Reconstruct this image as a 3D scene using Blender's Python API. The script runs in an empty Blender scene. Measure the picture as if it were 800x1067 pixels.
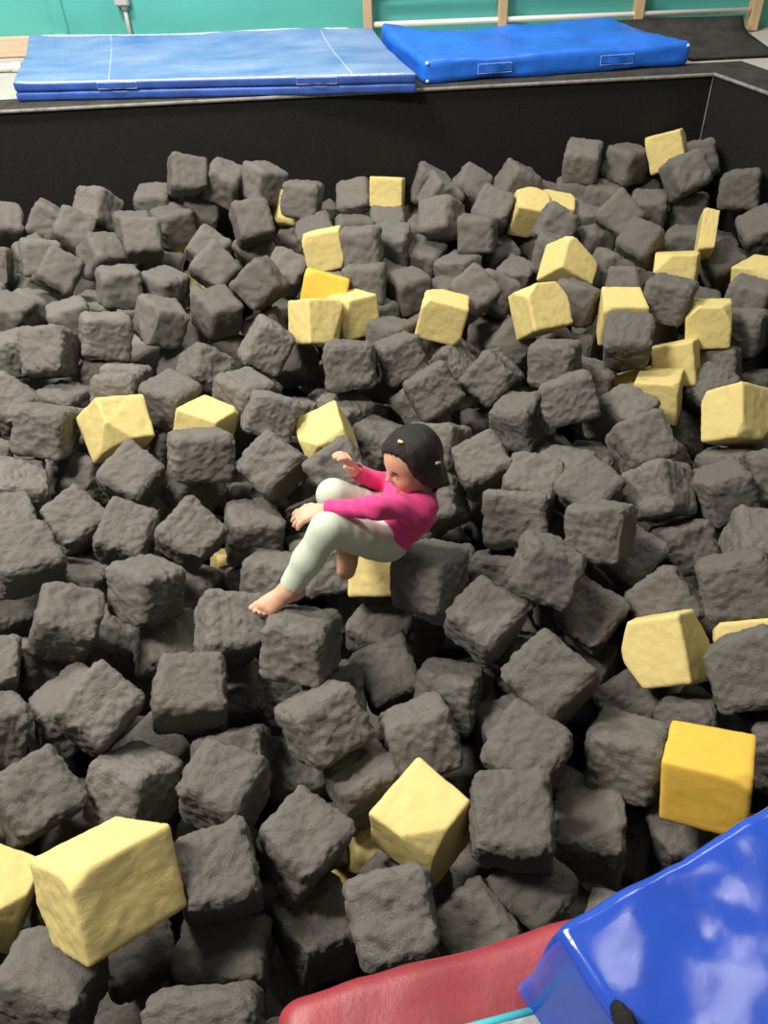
import bpy, bmesh, math, random
import numpy as np
from mathutils import Vector, Matrix, Euler, noise

sc = bpy.context.scene
col = sc.collection
PI = math.pi

# ------------------------------------------------------------------ helpers
def link(o, parent=None):
    col.objects.link(o)
    if parent is not None:
        o.parent = parent
    return o

def tag(o, label=None, cat=None, group=None, kind=None):
    if label: o['label'] = label
    if cat: o['category'] = cat
    if group: o['group'] = group
    if kind: o['kind'] = kind
    return o

def mesh_obj(name, verts, faces, mat=None, parent=None, smooth=True, loc=None):
    me = bpy.data.meshes.new(name)
    me.from_pydata([tuple(v) for v in verts], [], [tuple(int(i) for i in f) for f in faces])
    me.update()
    if smooth:
        me.polygons.foreach_set('use_smooth', [True] * len(me.polygons))
    if mat is not None:
        for m in (mat if isinstance(mat, (list, tuple)) else [mat]):
            me.materials.append(m)
    o = bpy.data.objects.new(name, me)
    if loc is not None: o.location = loc
    return link(o, parent)

def bm_obj(name, bm, mat=None, parent=None, smooth=False):
    me = bpy.data.meshes.new(name)
    bm.normal_update()
    bm.to_mesh(me); bm.free()
    if smooth:
        me.polygons.foreach_set('use_smooth', [True] * len(me.polygons))
    if mat is not None: me.materials.append(mat)
    return link(bpy.data.objects.new(name, me), parent)

def empty(name, loc=(0, 0, 0)):
    o = bpy.data.objects.new(name, None)
    o.location = loc; o.empty_display_size = 0.05
    return link(o)

def prism(bm, pts, z0, z1):
    """closed prism over a plan polygon (counter-clockwise)"""
    b = [bm.verts.new((x, y, z0)) for x, y in pts]
    t = [bm.verts.new((x, y, z1)) for x, y in pts]
    n = len(pts)
    bm.faces.new(list(reversed(b))); bm.faces.new(t)
    for i in range(n):
        bm.faces.new((b[i], b[(i + 1) % n], t[(i + 1) % n], t[i]))

def tube(bm, a, b, r, seg=16, r2=None):
    a = Vector(a); b = Vector(b); d = (b - a).normalized()
    u = d.orthogonal().normalized(); v = d.cross(u)
    r2 = r if r2 is None else r2
    A = [bm.verts.new(a + (u * math.cos(2 * PI * i / seg) + v * math.sin(2 * PI * i / seg)) * r) for i in range(seg)]
    B = [bm.verts.new(b + (u * math.cos(2 * PI * i / seg) + v * math.sin(2 * PI * i / seg)) * r2) for i in range(seg)]
    for i in range(seg):
        bm.faces.new((A[i], A[(i + 1) % seg], B[(i + 1) % seg], B[i]))
    bm.faces.new(list(reversed(A))); bm.faces.new(B)

def box(bm, c, s, rot=None):
    m = Matrix.Translation(c) @ (rot.to_4x4() if rot is not None else Matrix.Identity(4)) @ Matrix.Diagonal((*s, 1))
    return bmesh.ops.create_cube(bm, size=1, matrix=m)['verts']

def bevel(bm, w, seg=2):
    bmesh.ops.bevel(bm, geom=list(bm.edges), offset=w, segments=seg, affect='EDGES', profile=0.5)

# ---------------------------------------------------------------- materials
def mat(name, base, rough=0.6, noise_scale=None, var=0.0, bump=0.0, bump_scale=None, spec=0.5, var_col=None,
        detail=4, coat=0.0, obj_var=0.0, sheen=0.0, stretch=None, sss=0.0, bump_d=0.01):
    m = bpy.data.materials.new(name); m.use_nodes = True
    nt = m.node_tree; N = nt.nodes; L = nt.links
    p = N['Principled BSDF']
    p.inputs['Base Color'].default_value = (*base, 1)
    p.inputs['Roughness'].default_value = rough
    p.inputs['Specular IOR Level'].default_value = spec
    p.inputs['Coat Weight'].default_value = coat
    p.inputs['Sheen Weight'].default_value = sheen
    if sss:
        p.inputs['Subsurface Weight'].default_value = sss
        p.inputs['Subsurface Radius'].default_value = (0.01, 0.004, 0.002)
        p.inputs['Subsurface Scale'].default_value = 0.5
    tc = N.new('ShaderNodeTexCoord'); vec = tc.outputs['Object']
    if stretch:
        mp = N.new('ShaderNodeMapping'); mp.inputs['Scale'].default_value = stretch
        L.new(vec, mp.inputs['Vector']); vec = mp.outputs['Vector']
    out = None
    if noise_scale:
        n = N.new('ShaderNodeTexNoise'); n.inputs['Scale'].default_value = noise_scale
        n.inputs['Detail'].default_value = detail; n.inputs['Roughness'].default_value = 0.65
        L.new(vec, n.inputs['Vector'])
        mr = N.new('ShaderNodeMapRange'); mr.inputs[1].default_value = 0.3; mr.inputs[2].default_value = 0.7
        L.new(n.outputs['Fac'], mr.inputs[0])
        mx = N.new('ShaderNodeMix'); mx.data_type = 'RGBA'
        c2 = var_col or tuple(min(1, c * (1 + var)) for c in base)
        c1 = base if var_col else tuple(c * (1 - var) for c in base)
        mx.inputs[6].default_value = (*c1, 1); mx.inputs[7].default_value = (*c2, 1)
        L.new(mr.outputs[0], mx.inputs[0]); out = mx.outputs[2]
    if obj_var:
        oi = N.new('ShaderNodeObjectInfo')
        mr2 = N.new('ShaderNodeMapRange'); mr2.inputs[3].default_value = 1 - obj_var; mr2.inputs[4].default_value = 1 + obj_var
        L.new(oi.outputs['Random'], mr2.inputs[0])
        hs = N.new('ShaderNodeHueSaturation')
        L.new(mr2.outputs[0], hs.inputs['Value'])
        if out is not None: L.new(out, hs.inputs['Color'])
        else: hs.inputs['Color'].default_value = (*base, 1)
        out = hs.outputs['Color']
    if out is not None: L.new(out, p.inputs['Base Color'])
    if bump:
        n2 = N.new('ShaderNodeTexNoise'); n2.inputs['Scale'].default_value = bump_scale or 60
        n2.inputs['Detail'].default_value = 8; n2.inputs['Roughness'].default_value = 0.74
        L.new(vec, n2.inputs['Vector'])
        b = N.new('ShaderNodeBump'); b.inputs['Strength'].default_value = bump; b.inputs['Distance'].default_value = bump_d
        L.new(n2.outputs['Fac'], b.inputs['Height']); L.new(b.outputs['Normal'], p.inputs['Normal'])
    return m

M = {}
M['grey_foam'] = mat('grey_foam', (0.205, 0.193, 0.175), 1.0, 95, 0.28, 0.8, 32, spec=0.05, obj_var=0.13, detail=8, bump_d=0.013)
M['yellow_foam'] = mat('yellow_foam', (0.70, 0.575, 0.235), 0.9, 5, 0.05, 0.3, 26, spec=0.2)
M['deep_yellow_foam'] = mat('deep_yellow_foam', (0.78, 0.50, 0.075), 0.85, 5, 0.05, 0.15, 22, spec=0.25)
M['blue_vinyl'] = mat('blue_vinyl', (0.022, 0.075, 0.47), 0.16, 7, 0.12, 0.05, 30, spec=0.5)
M['bright_blue_vinyl'] = mat('bright_blue_vinyl', (0.02, 0.17, 0.78), 0.38, 6, 0.2, 0.3, 8, spec=0.5)
M['faded_blue_vinyl'] = mat('faded_blue_vinyl', (0.06, 0.17, 0.48), 0.45, 3.6, 0, 0.15, 12, var_col=(0.27, 0.37, 0.58), detail=8, stretch=(0.6, 1.6, 1))
M['side_blue_vinyl'] = mat('side_blue_vinyl', (0.035, 0.10, 0.42), 0.45, 5, 0.35, 0.3, 25)
M['red_vinyl'] = mat('red_vinyl', (0.27, 0.030, 0.042), 0.40, 6, 0.25, 0.3, 9)
M['white_piping'] = mat('white_piping', (0.75, 0.76, 0.80), 0.6, 30, 0.15)
M['white_thread'] = mat('white_thread', (0.55, 0.62, 0.78), 0.7)
M['teal_paint'] = mat('teal_paint', (0.105, 0.48, 0.43), 0.5, 2.5, 0.06, 0.05, 30)
M['black_carpet'] = mat('black_carpet', (0.020, 0.0195, 0.019), 0.95, 90, 0.25, 0.3, 120, spec=0.12, detail=6)
M['dusty_carpet'] = mat('dusty_carpet', (0.035, 0.033, 0.031), 0.95, 9, 0, 0.4, 110, spec=0.15, var_col=(0.075, 0.072, 0.068), detail=8)
M['grey_edge'] = mat('grey_edge', (0.24, 0.23, 0.21), 0.9, 25, 0.35, 0.3, 60)
M['floor_beige'] = mat('floor_beige', (0.50, 0.48, 0.44), 0.7, 8, 0.08, 0.1, 40)
M['wood'] = mat('wood', (0.62, 0.44, 0.25), 0.5, 9, 0.16, 0.1, 30, stretch=(6, 6, 0.6))
M['pale_wood'] = mat('pale_wood', (0.66, 0.52, 0.38), 0.55, 6, 0.12, 0.1, 30, stretch=(0.5, 6, 6))
M['white_paint'] = mat('white_paint', (0.80, 0.79, 0.74), 0.45)
M['box_grey'] = mat('box_grey', (0.52, 0.51, 0.47), 0.45, 12, 0.06)
M['skin'] = mat('skin', (0.72, 0.40, 0.27), 0.55, 14, 0.06, 0.08, 90, sss=0.12)
M['lips'] = mat('lips', (0.62, 0.22, 0.19), 0.45)
M['nail'] = mat('nail', (0.80, 0.52, 0.42), 0.35)
M['hair'] = mat('hair', (0.014, 0.010, 0.008), 0.42, 40, 0.5, 0.9, 55, spec=0.5, stretch=(1, 1, 0.25))
M['dark_eye'] = mat('dark_eye', (0.012, 0.008, 0.007), 0.5)
M['pink_cotton'] = mat('pink_cotton', (0.74, 0.050, 0.24), 0.85, 40, 0.08, 0.25, 160, sheen=0.15)
M['mint_cotton'] = mat('mint_cotton', (0.55, 0.62, 0.50), 0.85, 40, 0.05, 0.25, 170, sheen=0.1)
M['clip_yellow'] = mat('clip_yellow', (0.85, 0.75, 0.25), 0.3)
M['clip_pink'] = mat('clip_pink', (0.80, 0.50, 0.45), 0.3)
M['teal_binding'] = mat('teal_binding', (0.05, 0.42, 0.48), 0.6)
M['grey_felt'] = mat('grey_felt', (0.33, 0.34, 0.33), 0.95, 50, 0.3, 0.5, 100)

# ------------------------------------------------------------------- camera
FPX = 850.0
pitch = math.radians(42.1); roll = math.radians(3.0)
r0 = Vector((1, 0, 0)); fw = Vector((0, math.cos(pitch), -math.sin(pitch))); u0 = r0.cross(fw)
rt = r0 * math.cos(roll) - u0 * math.sin(roll); up = r0 * math.sin(roll) + u0 * math.cos(roll)
cd = bpy.data.cameras.new('camera'); cam = link(bpy.data.objects.new('camera', cd))
cd.sensor_fit = 'VERTICAL'; cd.sensor_height = 36.0; cd.lens = FPX / 1067 * 36.0; cd.clip_start = 0.02
CAM = Vector((0, 0, 1.25))
mw = Matrix((( rt.x, up.x, -fw.x, CAM.x), (rt.y, up.y, -fw.y, CAM.y), (rt.z, up.z, -fw.z, CAM.z), (0, 0, 0, 1)))
cam.matrix_world = mw
sc.camera = cam

# ------------------------------------------------------- pit, floor and walls
# rim level is z = 0; the pit goes down in front of the camera
PX0, PXR, PYF = -2.75, 1.875, 4.715
RW = (2.62, 2.70)                      # the right pit wall runs outwards towards the camera
def struct(name, bm, m, smooth=False):
    o = bm_obj(name, bm, m, None, smooth); o['kind'] = 'structure'; return o

bm = bmesh.new(); prism(bm, [(PX0 - .12, PYF), (PXR + .05, PYF), (PXR + .05, PYF + .12), (PX0 - .12, PYF + .12)], -1.35, -0.004)
struct('wall_pit_far', bm, M['black_carpet'])
bm = bmesh.new(); prism(bm, [(PXR, PYF), (RW[0], RW[1]), (3.4, 0.3), (3.55, 0.3), (RW[0] + .14, RW[1] + .05), (PXR + .13, PYF + .03)][::-1], -1.35, -0.004)
bmesh.ops.recalc_face_normals(bm, faces=bm.faces)
struct('wall_pit_right', bm, M['black_carpet'])
bm = bmesh.new(); prism(bm, [(PX0 - .12, 0.2), (PX0, 0.2), (PX0, PYF), (PX0 - .12, PYF)], -1.35, -0.004)
struct('wall_pit_left', bm, M['black_carpet'])
bm = bmesh.new(); prism(bm, [(PX0 - .12, 0.02), (3.5, 0.02), (3.5, 0.14), (PX0 - .12, 0.14)], -1.35, -0.004)
struct('wall_pit_near', bm, M['black_carpet'])
bm = bmesh.new(); prism(bm, [(PX0 - .12, 0.02), (3.6, 0.02), (3.6, PYF + .1), (PX0 - .12, PYF + .1)], -1.42, -1.35)
struct('floor_pit', bm, M['black_carpet'])
# seam down the corner where the two far walls meet
bm = bmesh.new(); tube(bm, (PXR - .004, PYF - .006, -1.2), (PXR - .004, PYF - .006, -0.01), 0.0042, 8)
struct('trim_1', bm, M['grey_edge'])
# floor round the pit
bm = bmesh.new(); prism(bm, [(-3.6, PYF + .05), (PXR + .1, PYF + .05), (PXR + .1, 7.0), (-3.6, 7.0)], -0.12, -0.004)
struct('floor', bm, M['floor_beige'])
bm = bmesh.new(); prism(bm, [(PXR + .1, PYF + .04), (RW[0] + .12, RW[1] + .05), (3.53, 0.3), (5.2, 0.3), (5.2, 7.0), (PXR + .1, 7.0)], -0.12, -0.004)
bmesh.ops.recalc_face_normals(bm, faces=bm.faces)
struct('floor_right', bm, M['floor_beige'])
bm = bmesh.new(); prism(bm, [(-3.6, -2.2), (5.2, -2.2), (5.2, 0.1), (-3.6, 0.1)], -0.12, -0.004)
struct('floor_near', bm, M['floor_beige'])
# black carpet strip on top of the rim with its worn grey edge
bm = bmesh.new()
prism(bm, [(PX0, PYF - .008), (PXR + .004, PYF - .008), (PXR + .22, PYF + .20), (PX0, PYF + .20)], -0.003, 0.006)
prism(bm, [(PXR, PYF - .01), (RW[0] - .005, RW[1]), (RW[0] + .21, RW[1] + .05), (PXR + .215, PYF + .20)], -0.003, 0.0055)
bmesh.ops.recalc_face_normals(bm, faces=bm.faces)
struct('trim_2', bm, M['dusty_carpet'])
bm = bmesh.new()
tube(bm, (PX0, PYF - .010, 0.0), (PXR, PYF - .010, 0.0), 0.009, 8)
tube(bm, (PXR, PYF - .010, 0.0), (RW[0] - .005, RW[1], 0.0), 0.009, 8)
struct('trim_3', bm, M['grey_edge'])
# teal wall of painted boards behind
WA, WB = Vector((-3.6, 6.03, 0)), Vector((5.2, 5.52, 0))
wd = (WB - WA).normalized(); wn = Vector((wd.y, -wd.x, 0))       # wn points to the camera
def wp(x, z, out=0.0):
    t = (x - WA.x) / (WB.x - WA.x); p = WA.lerp(WB, t) + wn * out
    return Vector((p.x, p.y, z))
bm = bmesh.new(); a, b = wp(-3.6, 0), wp(5.2, 0)
prism(bm, [(a.x, a.y), (b.x, b.y), (b.x - wn.x * .12, b.y - wn.y * .12), (a.x - wn.x * .12, a.y - wn.y * .12)], -0.1, 3.2)
struct('wall_back', bm, M['teal_paint'])
# raised teal battens of the panelling
ang = math.atan2(wd.y, wd.x); WR = Matrix.Rotation(ang, 3, 'Z')
for x, wdt in ((-1.87, .085), (3.05, .085)):
    bm = bmesh.new(); box(bm, wp(x, 1.6, 0.008), (wdt, 0.018, 3.2), WR); bevel(bm, .004, 1)
    struct('trim_4', bm, M['teal_paint'])
# pale wooden board along the foot of the wall at the left
bm = bmesh.new(); box(bm, wp(-2.5, 0.055, 0.03), (1.3, 0.05, 0.11), WR); bevel(bm, .006, 2)
struct('baseboard_back', bm, M['pale_wood'])

# grey junction box with its conduit on the teal wall
root = tag(empty('junction_box', wp(-1.44, 0.25, 0)), 'grey metal junction box with a thin conduit running down the teal wall', 'electrical box')
bm = bmesh.new(); box(bm, Vector((0, -0.03, 0.09)), (0.085, 0.055, 0.17)); bevel(bm, .006, 2)
b1 = bm_obj('box_body', bm, M['box_grey'], root); b1.rotation_euler.z = ang
bm = bmesh.new(); box(bm, Vector((0, -0.06, 0.09)), (0.075, 0.006, 0.155)); bevel(bm, .002, 1)
b2 = bm_obj('cover_plate', bm, M['box_grey'], root); b2.rotation_euler.z = ang
bm = bmesh.new(); tube(bm, (0.004, -0.024, 0.012), (0.004, -0.024, -0.245), 0.0125, 14)
tube(bm, (0.004, -0.024, 0.012), (0.004, -0.024, -0.02), 0.02, 14)
b3 = bm_obj('conduit', bm, M['box_grey'], root, True); b3.rotation_euler.z = ang

# wall bars: wooden posts with white painted rungs
root = tag(empty('wall_bars', wp(1.2, 0.0, 0.0)), 'wooden gymnastics wall bars with white rungs in front of the teal wall', 'wall bars')
rl = Vector(root.location)
for x in (0.065, 0.885, 1.705, 2.405):
    bm = bmesh.new(); box(bm, wp(x, 1.15, 0.055) - rl, (0.055, 0.10, 2.3), WR); bevel(bm, .006, 2)
    bm_obj('post', bm, M['wood'], root)
for z in (0.108, 0.283, 0.445, 0.62, 0.795, 0.97):
    bm = bmesh.new()
    tube(bm, wp(0.10, z, 0.075) - rl, wp(2.37, z, 0.075) - rl, 0.0155, 14)
    bm_obj('rung', bm, M['white_paint'], root, True)

# white rail lying on the floor at the left
bm = bmesh.new(); tube(bm, Vector((-3.2, 5.60, 0.024)), Vector((-2.06, 5.53, 0.024)), 0.022, 16)
tube(bm, Vector((-2.10, 5.532, 0.024)), Vector((-2.045, 5.529, 0.024)), 0.028, 16)
tag(bm_obj('white_rail', bm, M['white_paint'], None, True), 'white round rail lying on the floor by the wooden board', 'rail')

# black carpet runner with its back edge turned up against the wall bars
bm = bmesh.new()
prof = [(0.0, 0.006), (0.10, 0.006), (0.35, 0.008), (0.47, 0.014), (0.54, 0.035), (0.59, 0.085)]
xs = [i / 16 for i in range(17)]
def runner(t, s, z):
    xl = 1.84 - 0.34 * s / 0.59; x = xl + (2.30 - xl) * t
    y0 = 4.99 - 0.01 * (x - 1.5)
    return Vector((x + 0.02 * math.sin(s * 5), y0 + s * (1.0 - 0.06 * (x - 1.5)), z + 0.004 * math.sin(x * 9 + s * 7) * s))
top = [[bm.verts.new(runner(x, s, z + .012)) for s, z in prof] for x in xs]
bot = [[bm.verts.new(runner(x, s, z)) for s, z in prof] for x in xs]
n, k = len(xs), len(prof)
for i in range(n - 1):
    for j in range(k - 1):
        bm.faces.new((top[i][j], top[i + 1][j], top[i + 1][j + 1], top[i][j + 1]))
        bm.faces.new((bot[i][j], bot[i][j + 1], bot[i + 1][j + 1], bot[i + 1][j]))
    bm.faces.new((top[i][0], bot[i][0], bot[i + 1][0], top[i + 1][0]))
    bm.faces.new((top[i][-1], top[i + 1][-1], bot[i + 1][-1], bot[i][-1]))
for j in range(k - 1):
    bm.faces.new((top[0][j], top[0][j + 1], bot[0][j + 1], bot[0][j]))
    bm.faces.new((top[-1][j], bot[-1][j], bot[-1][j + 1], top[-1][j + 1]))
tag(bm_obj('carpet_runner', bm, M['dusty_carpet'], None, True), 'black carpet runner with an upturned edge beside the bright blue mat', 'carpet runner')


# --------------------------------------------------------------- foam cubes
def foam_mesh(name, seed, n, rnd, amp, chips, m, torn=(.07, .19)):
    """a rough, torn foam block of edge 1: rounded box, lumpy faces, torn-off corners"""
    rs = random.Random(seed); off = Vector((seed * 7.3, seed * 3.1, seed * 1.7))
    bm = bmesh.new()
    bmesh.ops.create_cube(bm, size=1)
    bmesh.ops.subdivide_edges(bm, edges=list(bm.edges), cuts=n - 1, use_grid_fill=True)
    cuts = []
    for _ in range(chips):
        sx, sy, sz = (rs.choice((-1, 1)) for _ in range(3))
        d = Vector((sx * rs.uniform(.3, 1), sy * rs.uniform(.3, 1), sz * rs.uniform(.1, 1))).normalized()
        c = Vector((sx, sy, sz)) * 0.5
        cuts.append((d, c.dot(d) - rs.uniform(*torn)))
    # slight taper / skew, every block is cut a little off square
    tx, ty = rs.uniform(-.07, .07), rs.uniform(-.07, .07)
    for v in bm.verts:
        p = v.co.copy()
        q = Vector([max(-.5 + rnd, min(.5 - rnd, c)) for c in p])
        d = p - q
        if d.length > 1e-6:
            dd = d.normalized()
            p = q + dd * rnd
        nrm = (p - q).normalized() if (p - q).length > 1e-6 else p.normalized()
        for dcut, h in cuts:
            e = p.dot(dcut) - h
            if e > 0: p -= dcut * e * 0.92
        a = noise.noise(p * 2.3 + off) * 0.75 + noise.noise(p * 5.5 + off) * 0.6 + noise.noise(p * 11 + off) * 0.5 + noise.noise(p * 22 + off) * 0.4
        p += nrm * a * amp
        p.x *= 1 + tx * p.z * 2; p.y *= 1 + ty * p.x * 2
        v.co = p
    me = bpy.data.meshes.new(name)
    bm.normal_update(); bm.to_mesh(me); bm.free()
    me.polygons.foreach_set('use_smooth', [True] * len(me.polygons))
    me.materials.append(m)
    return me

CH = (2, 3, 1, 4, 2, 3, 1, 2, 3, 4)
GREY = [foam_mesh('grey_foam_cube', 11 + i, 30, 0.15, 0.052, CH[i], M['grey_foam']) for i in range(10)]
GREY_FAR = [foam_mesh('grey_foam_cube', 11 + i, 18, 0.15, 0.052, CH[i], M['grey_foam']) for i in range(10)]
YELL = [foam_mesh('yellow_foam_cube', 61 + i, 26, 0.05, 0.013, (3, 4, 3, 2, 4, 3)[i], M['yellow_foam'], (.10, .24)) for i in range(6)]
DEEP = [foam_mesh('deep_yellow_foam_cube', 91 + i, 18, 0.05, 0.010, 1, M['deep_yellow_foam']) for i in range(2)]

def place(k, kind, c, q, d, label, group):
    src = {'g': GREY if c[1] < 3.3 else GREY_FAR, 'y': YELL, 'd': DEEP}[kind]
    o = bpy.data.objects.new({'g': 'grey_foam_cube', 'y': 'yellow_foam_cube', 'd': 'yellow_foam_cube'}[kind], src[k % len(src)])
    o.location = c; o.rotation_mode = 'QUATERNION'; o.rotation_quaternion = q
    o.scale = d
    link(o); tag(o, label, 'foam cube', group)
    return o

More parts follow.
